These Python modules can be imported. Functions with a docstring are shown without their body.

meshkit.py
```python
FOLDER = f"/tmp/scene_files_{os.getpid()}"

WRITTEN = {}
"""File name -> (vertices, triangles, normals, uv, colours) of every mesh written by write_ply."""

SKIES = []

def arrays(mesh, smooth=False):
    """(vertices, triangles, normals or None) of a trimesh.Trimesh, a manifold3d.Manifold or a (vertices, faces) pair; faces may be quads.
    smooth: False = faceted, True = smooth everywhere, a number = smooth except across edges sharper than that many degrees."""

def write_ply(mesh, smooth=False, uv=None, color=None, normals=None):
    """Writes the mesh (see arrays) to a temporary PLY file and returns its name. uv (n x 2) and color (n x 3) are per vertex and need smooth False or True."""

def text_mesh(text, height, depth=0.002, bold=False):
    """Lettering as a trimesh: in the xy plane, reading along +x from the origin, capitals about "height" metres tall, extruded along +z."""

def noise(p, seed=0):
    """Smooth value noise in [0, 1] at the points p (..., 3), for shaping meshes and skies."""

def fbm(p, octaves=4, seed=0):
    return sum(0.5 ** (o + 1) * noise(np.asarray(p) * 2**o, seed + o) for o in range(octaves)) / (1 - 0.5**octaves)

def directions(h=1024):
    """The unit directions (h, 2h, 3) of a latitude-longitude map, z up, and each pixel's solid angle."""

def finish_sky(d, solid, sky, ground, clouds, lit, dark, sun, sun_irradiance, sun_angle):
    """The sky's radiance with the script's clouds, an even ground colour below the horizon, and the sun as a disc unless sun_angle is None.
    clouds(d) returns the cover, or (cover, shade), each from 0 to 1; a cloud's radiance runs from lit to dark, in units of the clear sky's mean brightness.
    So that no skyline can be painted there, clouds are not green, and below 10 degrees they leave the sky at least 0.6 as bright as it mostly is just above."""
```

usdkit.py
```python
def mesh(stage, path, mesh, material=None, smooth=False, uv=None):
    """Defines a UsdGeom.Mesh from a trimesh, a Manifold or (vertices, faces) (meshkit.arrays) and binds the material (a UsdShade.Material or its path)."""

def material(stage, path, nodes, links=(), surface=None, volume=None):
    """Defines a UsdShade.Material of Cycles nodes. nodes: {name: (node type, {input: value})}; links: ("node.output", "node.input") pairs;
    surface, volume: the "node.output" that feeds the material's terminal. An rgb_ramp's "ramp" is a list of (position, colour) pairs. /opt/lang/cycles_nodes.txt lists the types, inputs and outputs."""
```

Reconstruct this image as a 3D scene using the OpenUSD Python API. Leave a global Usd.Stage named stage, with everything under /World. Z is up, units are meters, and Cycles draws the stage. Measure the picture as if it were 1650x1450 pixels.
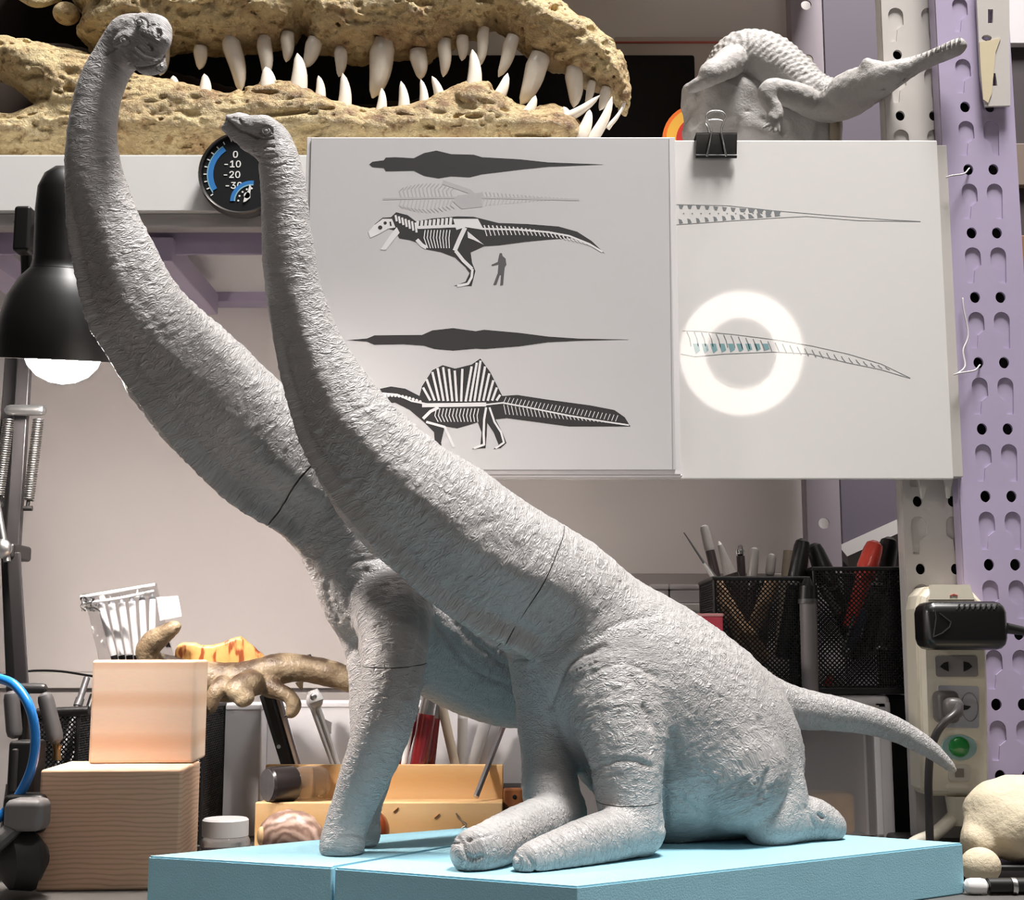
import math, random
import numpy as np, trimesh, manifold3d as m3, usdkit, meshkit
from shapely.geometry import Polygon, Point, LineString, MultiPolygon, box as sbox
from shapely.ops import unary_union
from shapely import affinity
from scipy import ndimage
from pxr import Usd, UsdGeom, UsdLux, UsdShade, Sdf, Gf, Vt

stage = Usd.Stage.CreateInMemory()
UsdGeom.SetStageUpAxis(stage, UsdGeom.Tokens.z)
UsdGeom.SetStageMetersPerUnit(stage, 1.0)
UsdGeom.Xform.Define(stage, '/World')
rnd = random.Random(7)

# ------------------------------------------------------------------ camera, light, exposure
F = 2200.0                                   # focal length in pixels of the 1650 x 1450 frame
PITCH = math.atan(335 / F)
SP, CP = math.sin(PITCH), math.cos(PITCH)
ZT = 0.78                                    # top of the blue foam
ZC = ZT + 0.0957                             # eye height
ZD = ZT - 0.0257                             # desk top
EXPOSURE = 0.0
cam = UsdGeom.Camera.Define(stage, '/World/camera')
cam.CreateHorizontalApertureAttr(36.0)
cam.CreateVerticalApertureAttr(36.0 * 1450 / 1650)
cam.CreateFocalLengthAttr(36.0 * F / 1650)
cam.CreateClippingRangeAttr(Gf.Vec2f(0.02, 50))
cam.CreateExposureAttr(EXPOSURE)
cam.AddTranslateOp().Set(Gf.Vec3d(0, 0, ZC))
cam.AddRotateXOp().Set(90 + math.degrees(PITCH))

def rect_light(name, pos, target, w, h, power, col):
    l = UsdLux.RectLight.Define(stage, '/World/' + name)
    l.CreateWidthAttr(w); l.CreateHeightAttr(h)
    l.CreateIntensityAttr(power); l.CreateColorAttr(Gf.Vec3f(*col))
    z = np.array(pos, float) - np.array(target, float); z /= np.linalg.norm(z)
    x = np.cross([0, 1, 0] if abs(z[2]) > .9 else [0, 0, 1], z); x /= np.linalg.norm(x)
    y = np.cross(z, x)
    m = Gf.Matrix4d(*x, 0, *y, 0, *z, 0, *pos, 1)
    l.AddTransformOp().Set(m)
    return l
rect_light('ceiling_lamp', (0.42, 0.45, 2.85), (0.0, 0.74, 0.98), 0.45, 0.45, 148.0, (1.0, 0.97, 0.94))
rect_light('ceiling_lamp_front', (-0.30, 0.40, 2.20), (-0.12, 0.78, 0.9), 0.40, 0.40, 4.0, (1.0, 0.97, 0.94))
dome = UsdLux.DomeLight.Define(stage, '/World/room_light')
dome.CreateIntensityAttr(0.020); dome.CreateColorAttr(Gf.Vec3f(1.0, 0.955, 0.93))
RING_POWER, BULB_POWER = 11.0, 340.0

# ------------------------------------------------------------------ picture geometry -> world
def ray(px, py):
    u, v = (px - 825) / F, (725 - py) / F
    return np.array([u, CP - v * SP, SP + v * CP])
def at(px, py, Y):
    d = ray(px, py); t = Y / d[1]
    return np.array([0, 0, ZC]) + d * t
def mpp(px, py, Y):
    return Y / ray(px, py)[1] / F
def gnd(px, py, z=ZT):
    d = ray(px, py); t = (z - ZC) / d[2]
    return np.array([0, 0, ZC]) + d * t
def xz(px, py, Y):
    p = at(px, py, Y); return (p[0], p[2])
def poly_at(pts, Y):
    return Polygon([xz(a, b, Y) for a, b in pts]).buffer(0)

# ------------------------------------------------------------------ materials
def lin(c):
    c = np.array(c, float) / 255
    return tuple(np.where(c < 0.04045, c / 12.92, ((c + 0.055) / 1.055) ** 2.4))
MATS = {}
def M(name, col, rough=0.5, metal=0.0, var=0.0, vscale=40, bump=0.0, bscale=300, spec=0.5, coat=0.0, trans=0.0, alpha=None, stretch=(1, 1, 1), detail=3, emit=None, col2=None, ior=1.5, thr=(0.3, 0.7), sss=0):
    if name in MATS: return MATS[name]
    c = np.array(lin(col))
    n = {'p': ('principled_bsdf', dict(base_color=tuple(c), roughness=rough, metallic=metal, specular_ior_level=spec, coat_weight=coat, transmission_weight=trans, ior=ior))}
    if alpha is not None: n['p'][1]['alpha'] = alpha
    if emit: n['p'][1].update(emission_color=tuple(c), emission_strength=emit)
    l = []
    if var or bump or col2 is not None:
        n['tc'] = ('texture_coordinate', {}); n['mp'] = ('mapping', dict(scale=stretch)); l += [('tc.object', 'mp.vector')]
    if var or col2 is not None:
        c2 = np.array(lin(col2)) if col2 is not None else None
        n['nz'] = ('noise_texture', dict(scale=vscale, detail=detail, roughness=0.6))
        lo, hi = (c2, c) if c2 is not None else (c * (1 - var), np.minimum(c * (1 + var), 1))
        n['rp'] = ('rgb_ramp', dict(ramp=[(0, lo), (thr[0], lo), (thr[1], hi), (1, hi)]))
        l += [('mp.vector', 'nz.vector'), ('nz.fac', 'rp.fac'), ('rp.color', 'p.base_color')]
    if bump:
        n['bn'] = ('noise_texture', dict(scale=bscale, detail=4, roughness=0.6))
        n['bp'] = ('bump', dict(distance=bump, strength=1.0))
        l += [('mp.vector', 'bn.vector'), ('bn.fac', 'bp.height'), ('bp.normal', 'p.normal')]
    MATS[name] = usdkit.material(stage, '/World/Looks/' + name, n, l, surface='p.BSDF')
    return MATS[name]

def wood(name, light, dark, rings=60, axis='z', rough=0.55, dist=3.0, stretch=(1, 1, 1), fade=0.5):
    """annual rings: a wave texture bent by noise"""
    n = {'tc': ('texture_coordinate', {}), 'mp': ('mapping', dict(scale=stretch)),
         'w': ('wave_texture', dict(wave_type='bands', bands_direction=axis, scale=rings, distortion=dist, detail=2.0, detail_scale=0.6)),
         'nz': ('noise_texture', dict(scale=900, detail=3)), 'r': ('rgb_ramp', dict(ramp=[(0, lin(light)), (fade, lin(light)), (1, lin(dark))])),
         'mx': ('mix_color', dict(blend_type='multiply', fac=0.12)), 'p': ('principled_bsdf', dict(roughness=max(rough, .6), specular_ior_level=0.12))}
    l = [('tc.object', 'mp.vector'), ('mp.vector', 'w.vector'), ('mp.vector', 'nz.vector'), ('w.fac', 'r.fac'), ('r.color', 'mx.a'), ('nz.color', 'mx.b'), ('mx.result', 'p.base_color')]
    return usdkit.material(stage, '/World/Looks/' + name, n, l, surface='p.BSDF')

def pane(name, col=(255, 255, 255), rough=0.1, ior=1.25):
    n = {'t': ('transparent_bsdf', dict(color=lin(col))), 'g': ('glossy_bsdf', dict(color=(1, 1, 1), roughness=rough)), 'f': ('fresnel', dict(IOR=ior)), 'm': ('mix_closure', {})}
    return usdkit.material(stage, '/World/Looks/' + name, n, [('f.fac', 'm.fac'), ('t.BSDF', 'm.closure1'), ('g.BSDF', 'm.closure2')], surface='m.closure')

def cloudy(name, col, clear):
    n = {'t': ('transparent_bsdf', dict(color=(.95, .95, .95))), 'd': ('principled_bsdf', dict(base_color=lin(col), roughness=.35)), 'm': ('mix_closure', dict(fac=1 - clear))}
    return usdkit.material(stage, '/World/Looks/' + name, n, [('t.BSDF', 'm.closure1'), ('d.BSDF', 'm.closure2')], surface='m.closure')

# ------------------------------------------------------------------ shapes
def TM(v, f): return trimesh.Trimesh(np.asarray(v, float), np.asarray(f, int), process=False)
def cat(*ms):
    out = []
    for m in ms:
        out += list(m) if isinstance(m, (list, tuple)) else [m]
    return trimesh.util.concatenate(out)
def from_m3(man):
    m = man.to_mesh(); return TM(m.vert_properties[:, :3], m.tri_verts)
def to_m3(t):
    t = t.copy(); t.merge_vertices()
    return m3.Manifold(m3.Mesh(np.asarray(t.vertices, np.float32), np.asarray(t.faces, np.uint32)))
def move(m, d):
    m = m.copy(); m.apply_translation(d); return m
def rot(m, deg, axis, about=(0, 0, 0)):
    m = m.copy(); m.apply_transform(trimesh.transformations.rotation_matrix(math.radians(deg), axis, about)); return m
def rbox(sx, sy, sz, r=0.002, c=(0, 0, 0), seg=12):
    r = min(r, sx * .49, sy * .49, sz * .49)
    s = m3.Manifold.sphere(r, seg)
    pts = [s.translate((a * (sx / 2 - r), b * (sy / 2 - r), d * (sz / 2 - r))) for a in (-1, 1) for b in (-1, 1) for d in (-1, 1)]
    return move(from_m3(m3.Manifold.batch_hull(pts)), c)
def span(p, q, r=0.002):
    p, q = np.minimum(p, q), np.maximum(p, q)
    return rbox(*(q - p), r, (p + q) / 2)
def prism(poly, y0, y1):
    """a polygon in the x-z plane given depth from y0 to y1"""
    y0, y1 = min(y0, y1), max(y0, y1)
    out = []
    for g in getattr(poly, 'geoms', [poly]):
        if g.is_empty or g.area < 1e-10 or g.geom_type != 'Polygon': continue
        m = trimesh.creation.extrude_polygon(g, y1 - y0, engine='earcut')
        m.apply_transform(np.array([[1, 0, 0, 0], [0, 0, -1, y1], [0, 1, 0, 0], [0, 0, 0, 1.0]]))
        out.append(m)
    return cat(out)
def px_prism(pts, Y, depth):
    """an outline read off the photograph at distance Y, with depth behind it (in front of it if negative)"""
    return prism(poly_at(pts, Y), Y, Y + depth)
def frames(P):
    P = np.asarray(P, float); T = np.gradient(P, axis=0); T /= np.linalg.norm(T, axis=1, keepdims=True) + 1e-12
    n = np.cross(T[0], [0, 0, 1.0]);
    if np.linalg.norm(n) < 1e-3: n = np.cross(T[0], [1.0, 0, 0])
    N = []
    for t in T:
        n = n - t * np.dot(n, t); n /= np.linalg.norm(n); N.append(n.copy())
    N = np.array(N); return P, T, N, np.cross(T, N)
def tube(P, r, seg=10, cap=True, flat=1.0):
    P, T, N, B = frames(P); k = len(P); r = np.broadcast_to(np.asarray(r, float), (k,))
    a = np.linspace(0, 2 * np.pi, seg, endpoint=False)
    V = P[:, None] + r[:, None, None] * (np.cos(a)[None, :, None] * N[:, None] + flat * np.sin(a)[None, :, None] * B[:, None])
    V = V.reshape(-1, 3); f = []
    for i in range(k - 1):
        for j in range(seg):
            a0, a1, b0, b1 = i * seg + j, i * seg + (j + 1) % seg, (i + 1) * seg + j, (i + 1) * seg + (j + 1) % seg
            f += [(a0, a1, b1), (a0, b1, b0)]
    if cap:
        V = np.vstack([V, P[:1], P[-1:]]); c0, c1 = len(V) - 2, len(V) - 1
        for j in range(seg):
            f += [(c0, (j + 1) % seg, j), (c1, (k - 1) * seg + j, (k - 1) * seg + (j + 1) % seg)]
    m = TM(V, f)
    if m.volume < 0: m.invert()
    return m
def rod(a, b, ra, rb=None, seg=12, rounded=0):
    a, b = np.asarray(a, float), np.asarray(b, float); rb = ra if rb is None else rb
    if not rounded: return tube([a, a + (b - a) * .5, b], [ra, (ra + rb) / 2, rb], seg)
    d = (b - a) / np.linalg.norm(b - a)
    P, R = [a], [ra * .35]
    P += [a + d * ra * .35]; R += [ra * .85]
    P += [a + d * ra]; R += [ra]
    P += [b - d * rb]; R += [rb]
    P += [b - d * rb * .35]; R += [rb * .85]
    P += [b]; R += [rb * .35]
    return tube(P, R, seg)
def spline(P, n=8):
    P = np.asarray(P, float); Q = np.vstack([2 * P[0] - P[1], P, 2 * P[-1] - P[-2]]); out = []
    for i in range(1, len(Q) - 2):
        p0, p1, p2, p3 = Q[i - 1:i + 3]
        for t in np.linspace(0, 1, n, endpoint=False):
            out.append(.5 * (2 * p1 + (p2 - p0) * t + (2 * p0 - 5 * p1 + 4 * p2 - p3) * t * t + (3 * p1 - p0 - 3 * p2 + p3) * t ** 3))
    return np.array(out + [P[-1]])
def lathe(prof, c=(0, 0, 0), seg=40, axis=None):
    m = trimesh.creation.revolve(np.array(prof, float), sections=seg)
    if m.volume < 0: m.invert()
    if axis is not None: m.apply_transform(trimesh.geometry.align_vectors([0, 0, 1], np.asarray(axis, float)))
    return move(m, c)
def ball(c, r, sub=3, scale=(1, 1, 1)):
    m = trimesh.creation.icosphere(sub, r); m.vertices *= scale; return move(m, c)

# ------------------------------------------------------------------ blended flesh: fields on a grid, then surface nets
class Field:
    def __init__(s, lo, hi, h):
        s.h, s.lo = h, np.array(lo, float); s.n = np.ceil((np.array(hi) - s.lo) / h).astype(int) + 1
        s.f = np.full(s.n, 0.03, np.float32)
    def box(s, lo, hi):
        a = np.clip(np.floor((lo - s.lo) / s.h).astype(int), 0, s.n); b = np.clip(np.ceil((hi - s.lo) / s.h).astype(int) + 1, 0, s.n)
        return tuple(slice(i, j) for i, j in zip(a, b)), a
    def grid(s, sl):
        ax = [(s.lo[k] + s.h * np.arange(sl[k].start, sl[k].stop)).astype(np.float32) for k in range(3)]
        return ax[0][:, None, None], ax[1][None, :, None], ax[2][None, None, :]
    def capsule(s, a, b, ra, rb, k=0.008, cut=False, squash=None):
        a, b = np.asarray(a, float), np.asarray(b, float); m = max(ra, rb) + max(k, 0) + 3 * s.h
        sl, _ = s.box(np.minimum(a, b) - m, np.maximum(a, b) + m)
        if any(x.stop <= x.start for x in sl): return
        X, Y, Z = s.grid(sl); d = b - a; L = max(float(d @ d), 1e-12)
        sy = 1.0 if squash is None else squash
        t = np.clip(((X - a[0]) * d[0] + (Y - a[1]) * d[1] + (Z - a[2]) * d[2]) / L, 0, 1)
        D = np.sqrt((X - a[0] - t * d[0]) ** 2 + ((Y - a[1] - t * d[1]) / sy) ** 2 + (Z - a[2] - t * d[2]) ** 2) - (ra + t * (rb - ra))
        if cut: s._max(sl, -D, k)
        else: s._min(sl, D, k)
    def _min(s, sl, D, k):
        f = s.f[sl]
        if k <= 0: s.f[sl] = np.minimum(f, D); return
        q = np.maximum(k - np.abs(f - D), 0) / k
        s.f[sl] = np.minimum(f, D) - q * q * k * .25
    def _max(s, sl, D, k):
        f = s.f[sl]
        if k <= 0: s.f[sl] = np.maximum(f, D); return
        q = np.maximum(k - np.abs(f - D), 0) / k
        s.f[sl] = np.maximum(f, D) + q * q * k * .25
    def mesh(s):
        return nets(s.f, s.lo, s.h)
def nets(f, lo, h):
    f = np.pad(f, 1, constant_values=0.03); lo = np.asarray(lo) - h
    ins = f < 0; c = np.zeros(np.array(f.shape) - 1, np.int8)
    for i, j, k in np.ndindex(2, 2, 2): c += ins[i:i + c.shape[0], j:j + c.shape[1], k:k + c.shape[2]]
    cells = np.argwhere((c > 0) & (c < 8)); idx = np.full(c.shape, -1, np.int32); idx[tuple(cells.T)] = np.arange(len(cells))
    val = {o: f[cells[:, 0] + o[0], cells[:, 1] + o[1], cells[:, 2] + o[2]] for o in np.ndindex(2, 2, 2)}
    acc, cnt = np.zeros((len(cells), 3)), np.zeros(len(cells))
    for ax in range(3):
        for o in np.ndindex(2, 2, 2):
            if o[ax]: continue
            e = list(o); e[ax] = 1; a, b = val[o], val[tuple(e)]; m = (a < 0) != (b < 0)
            t = np.where(m, a / np.where(m, a - b, 1), 0); p = np.tile(np.array(o, float), (len(cells), 1)); p[:, ax] = t
            acc[m] += p[m]; cnt[m] += 1
    V = (cells + acc / cnt[:, None]) * h + lo; F_ = []
    for ax in range(3):
        u, v = (ax + 1) % 3, (ax + 2) % 3
        sl0, sl1 = [slice(None)] * 3, [slice(None)] * 3; sl0[ax], sl1[ax] = slice(0, -1), slice(1, None)
        A, B = ins[tuple(sl0)], ins[tuple(sl1)]
        for flip, msk in ((False, A & ~B), (True, ~A & B)):
            e = np.argwhere(msk); e = e[(e[:, u] > 0) & (e[:, v] > 0)]
            if not len(e): continue
            q = []
            for du, dv in ((-1, -1), (0, -1), (0, 0), (-1, 0)):
                g = e.copy(); g[:, u] += du; g[:, v] += dv; q.append(idx[tuple(g.T)])
            q = np.stack(q[::-1] if flip else q, 1); F_ += [q[:, [0, 1, 2]], q[:, [0, 2, 3]]]
    return TM(V, np.vstack(F_))
def vnormals(m):
    return meshkit.arrays(m, True)[2]
class Chain:
    """a limb: points with radii, splined; gives capsules and (along, across, deep) coordinates for the skin folds"""
    def __init__(s, pts, n=6, k=0.008, fold=1.0, squash=None):
        P = np.array([at(*p[:3]) for p in pts]); R = np.array([p[3] * mpp(*p[:3]) for p in pts])
        S = spline(np.column_stack([P, R]), n); s.P, s.R, s.k, s.fold, s.squash = S[:, :3], np.maximum(S[:, 3], 5e-4), k, fold, squash
        s.s = np.concatenate([[0], np.cumsum(np.linalg.norm(np.diff(s.P, axis=0), axis=1))])
    def add(s, fld, k=None):
        for i in range(len(s.P) - 1): fld.capsule(s.P[i], s.P[i + 1], s.R[i], s.R[i + 1], (s.k if i == 0 else 0.0035) if k is None else k, squash=s.squash)
    def locate(s, v, reach=0.03):
        n = len(v); best, co, rr = np.full(n, 9.0), np.zeros((n, 3)), np.ones(n)
        m = reach + s.R.max(); sel = np.where(((v > s.P.min(0) - m) & (v < s.P.max(0) + m)).all(1))[0]
        for i in range(len(s.P) - 1):
            a, d = s.P[i], s.P[i + 1] - s.P[i]; L = np.linalg.norm(d); tn = d / max(L, 1e-9)
            w = v[sel] - a; rm = max(s.R[i], s.R[i + 1]) + reach; near = (w * w).sum(1) < (rm + L) ** 2
            k = sel[near]; w = w[near]; t = np.clip(w @ tn, 0, L)
            o = w - t[:, None] * tn; r = s.R[i] + (s.R[i + 1] - s.R[i]) * t / max(L, 1e-9)
            dd = np.sqrt((o * o).sum(1)) - r; q = dd < best[k]; k = k[q]
            best[k] = dd[q]; co[k, 0] = s.s[i] + t[q]; rr[k] = r[q]
        k = np.where(best < 8)[0]; T = np.gradient(s.P, axis=0); T /= np.linalg.norm(T, axis=1, keepdims=True); u = co[k, 0]; I = lambda A: np.column_stack([np.interp(u, s.s, A[:, j]) for j in range(3)])
        for _ in range(5):
            e = ((v[k] - I(s.P)) * I(T)).sum(1); u = u + .6 * e
        t = I(T); o = v[k] - I(s.P); nn = np.column_stack([t[:, 2], 0 * u, -t[:, 0]]); nn /= np.linalg.norm(nn, axis=1, keepdims=True) + 1e-9
        co[k] = np.column_stack([u, (o * nn).sum(1), o[:, 1]])
        return best, co, rr

# ------------------------------------------------------------------ things, parts, labels
USED = {}
def numbered(path):
    k = USED.get(path, 0); USED[path] = k + 1
    return path if k == 0 else f'{path}_{k:03d}'
class Thing:
    """an Xform at the thing's base whose children are its parts; given world-space meshes"""
    def __init__(s, name, label=None, category=None, group=None, kind=None, single=False):
        s.name, s.data, s.parts, s.single = name, dict(label=label, category=category, group=group, kind=kind), [], single
    def part(s, name, mesh, mat, smooth=35, parent=None, label=None, kind=None):
        p = [name, mesh, mat, smooth, parent, label, kind]; s.parts.append(p); return p
    def done(s):
        allv = np.vstack([np.asarray(p[1].bounds) for p in s.parts]); lo, hi = allv.min(0), allv.max(0)
        base = np.array([(lo[0] + hi[0]) / 2, (lo[1] + hi[1]) / 2, lo[2]])
        path = numbered('/World/' + s.name)
        def put(prim):
            for k, v in s.data.items():
                if v: prim.SetCustomDataByKey(k, v)
        if s.single:
            _, m, mat, sm, *_ = s.parts[0]
            g = usdkit.mesh(stage, path, move(m, -base), mat, sm); g.AddTranslateOp().Set(Gf.Vec3d(*base)); put(g.GetPrim()); return
        x = UsdGeom.Xform.Define(stage, path); x.AddTranslateOp().Set(Gf.Vec3d(*base)); put(x.GetPrim())
        where = {}
        for p in s.parts:
            name, m, mat, sm, parent, label, kind = p
            q = numbered((where[id(parent)] if parent is not None else path) + '/' + name); where[id(p)] = q
            g = usdkit.mesh(stage, q, move(m, -base), mat, sm)
            if 'prim' in m.metadata:
                for k, a in m.metadata['prim'].items():
                    a = np.asarray(a, np.float32); pv = UsdGeom.PrimvarsAPI(g)
                    pv.CreatePrimvar(k, Sdf.ValueTypeNames.Float3Array if a.ndim == 2 else Sdf.ValueTypeNames.FloatArray, 'vertex').Set((Vt.Vec3fArray if a.ndim == 2 else Vt.FloatArray).FromNumpy(a))
            if label: g.GetPrim().SetCustomDataByKey('label', label)
            if kind: g.GetPrim().SetCustomDataByKey('kind', kind)
def single(name, mesh, mat, label=None, category=None, group=None, kind=None, smooth=35):
    t = Thing(name, label, category, group, kind, single=True); t.part(name, mesh, mat, smooth); t.done()

# ------------------------------------------------------------------ the setting
YW = 1.16                                                    # back wall
m_wall = M('wall_paint', (218, 211, 208), 0.75, var=0.02, vscale=6)
m_white = M('white_laminate', (226, 224, 222), 0.35)
m_lilac = M('lilac_enamel', (174, 162, 188), 0.35, var=0.03, vscale=20)
m_lilac_dark = M('grey_lilac_enamel', (138, 128, 150), 0.4)
m_post = M('ivory_enamel', (194, 189, 184), 0.35, var=0.03, vscale=25)
m_black = M('black_plastic', (14, 13, 13), 0.4)
m_blackm = M('black_matt', (20, 17, 16), 0.7)
m_steel = M('brushed_steel', (200, 200, 198), 0.28, 1.0)
m_chrome = M('chrome', (225, 225, 225), 0.12, 1.0)
m_paper = M('white_paper', (214, 212, 213), 0.8)
m_ink = M('printed_ink', (38, 36, 37), 0.7)

single('wall_back', span((-1.0, YW, 0.0), (1.3, YW + 0.08, 2.6), 0.001), m_wall, 'plain pale grey-beige wall behind the workbench', None, kind='structure')
single('floor', span((-1.2, -0.9, -0.05), (1.5, YW + 0.08, 0.0), 0.001), M('floor_grey', (120, 112, 105), 0.6), 'grey floor under the workbench', None, kind='structure')
bench = Thing('workbench', 'grey workbench top that carries the foam slabs, tools and storage boxes', 'workbench')
bench.part('worktop', span((-0.75, 0.52, ZD - 0.03), (0.72, YW - 0.001, ZD), 0.002), M('worktop', (95, 92, 90), 0.5, var=0.1, vscale=30))
for lx in (-0.7, 0.66):
    for ly in (0.56, YW - 0.06): bench.part('leg', span((lx, ly, 0), (lx + 0.04, ly + 0.04, ZD - 0.03), 0.002), m_lilac_dark)
bench.done()

# shelf with its lilac frame
YS = 0.925
sh_top, sh_bot = at(200, 249, YS)[2], at(200, 341, YS)[2]
lip = at(200, 364, YS)[2]
sx0, sx1 = at(-160, 300, YS)[0], at(1424, 300, YS)[0]
sh = Thing('shelf', 'long white laminate shelf on a lilac steel frame, carrying the big toothed skull', 'shelf')
sh.part('shelf_board', span((sx0, YS, sh_bot), (sx1, YW - 0.002, sh_top), 0.0012), m_white)
sh.part('front_lip', span((sx0, YS + 0.004, lip), (sx1, YS + 0.016, sh_bot), 0.001), M('lip_grey', (178, 174, 172), 0.4))
zb0, zb1 = at(300, 440, 1.10)[2], at(300, 404, 1.10)[2]
sh.part('rear_beam', cat(span((sx0, 1.098, zb0), (sx1, 1.104, zb1), 0.001), span((sx0, 1.075, zb1 - 0.003), (sx1, 1.104, zb1), 0.001)), m_lilac_dark, label='grey-lilac angle beam under the rear of the shelf')
zc0, zc1 = at(300, 492, 1.15)[2], at(300, 430, 1.15)[2]
sh.part('wall_rail', span((sx0, 1.138, zc0), (sx1, YW - 0.001, zc1), 0.001), m_lilac)
a, b = at(236, 372, 0.95), at(284, 428, 1.10)
for (px, ) in ((232,), (-60,)):
    q = at(px, 380, 0.95)
    sh.part('cross_brace', span((q[0], 0.945, sh_bot - 0.030), (q[0] + 0.022, 1.10, sh_bot - 0.012), 0.001), m_lilac)
sh.part('front_beam', span((sx0, YS + 0.03, sh_bot - 0.022), (sx1, YS + 0.033, sh_bot), 0.0008), m_lilac)
sh.done()

us = Thing('upper_shelf', 'narrow white upper shelf of the rack, above the skull', 'shelf')
us.part('shelf_board', span((sx0, 0.985, 1.475), (sx1, YW - .002, 1.495), .001), m_white)
us.part('beam', span((sx0, 0.99, 1.45), (sx1, 0.993, 1.475), .0008), m_lilac)
us.done()

# blue foam slabs, hand cut
m_foam = M('blue_foam', (146, 196, 213), 0.8, var=0.03, vscale=60, bump=0.00018, bscale=1300)
def slab(name, pts, label):
    P = Polygon([tuple(gnd(a, b)[:2]) for a, b in pts]).buffer(0)
    P = P.buffer(-0.0012).buffer(0.0012, join_style=1, quad_segs=3)
    core = trimesh.creation.extrude_polygon(P.buffer(-0.0007), ZT - ZD, engine='earcut'); rim = trimesh.creation.extrude_polygon(P, ZT - ZD - 0.0016, engine='earcut')
    m = from_m3(m3.Manifold.batch_hull([to_m3(move(core, (0, 0, ZD))), to_m3(move(rim, (0, 0, ZD + 0.0008)))]) if False else to_m3(move(core, (0, 0, ZD))) + to_m3(move(rim, (0, 0, ZD + 0.0008))))
    single(name, m, m_foam, label, 'foam slab', smooth=25)
slab('foam_slab', [(930, 1428), (1553, 1358), (1364, 1345), (1100, 1347), (727, 1364), (538, 1398)], 'pale blue foam slab at the front, under the crouching sauropod model')
slab('foam_slab', [(236, 1379), (536, 1397.5), (540, 1395), (726, 1362.5), (1100, 1345.5), (1180, 1338), (1120, 1297), (1000, 1308), (806, 1329), (520, 1352)], 'pale blue foam slab behind the front one, under the standing sauropod model')

# ring lamp whose reflection is the white ring on the glossy board
d_ = ray(1194, 570); YB = 0.872
t_ = (2 * YB - 0.25) / d_[1]
RC = np.array([d_[0] * t_, 0.25, ZC + d_[2] * t_]); RA = np.array([-0.02, 0.9, ZC + 0.12]) - RC; RA /= np.linalg.norm(RA)
rl = Thing('ring_lamp', 'white ring lamp on a bent arm beside the camera', 'lamp')
m_ring = M('ring_light', (255, 246, 236), emit=RING_POWER)
rl.part('light_ring', lathe([(0.041, 0.0), (0.069, 0.0), (0.069, 0.003), (0.041, 0.003), (0.041, 0.0)], RC + RA * 0.001, 64, RA), m_ring)
rl.part('housing', lathe([(0.037, 0.0), (0.073, 0.0), (0.073, -0.012), (0.069, -0.016), (0.041, -0.016), (0.037, -0.012), (0.037, 0.0)], RC, 64, RA), m_white)
rl.part('arm', tube(spline([RC + np.array([0.068, 0.0, -0.004]), RC + np.array([0.16, -0.02, 0.0]), (0.62, 0.30, 1.0), (0.68, 0.56, ZD)], 8), 0.006), m_black)
rl.done()

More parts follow.
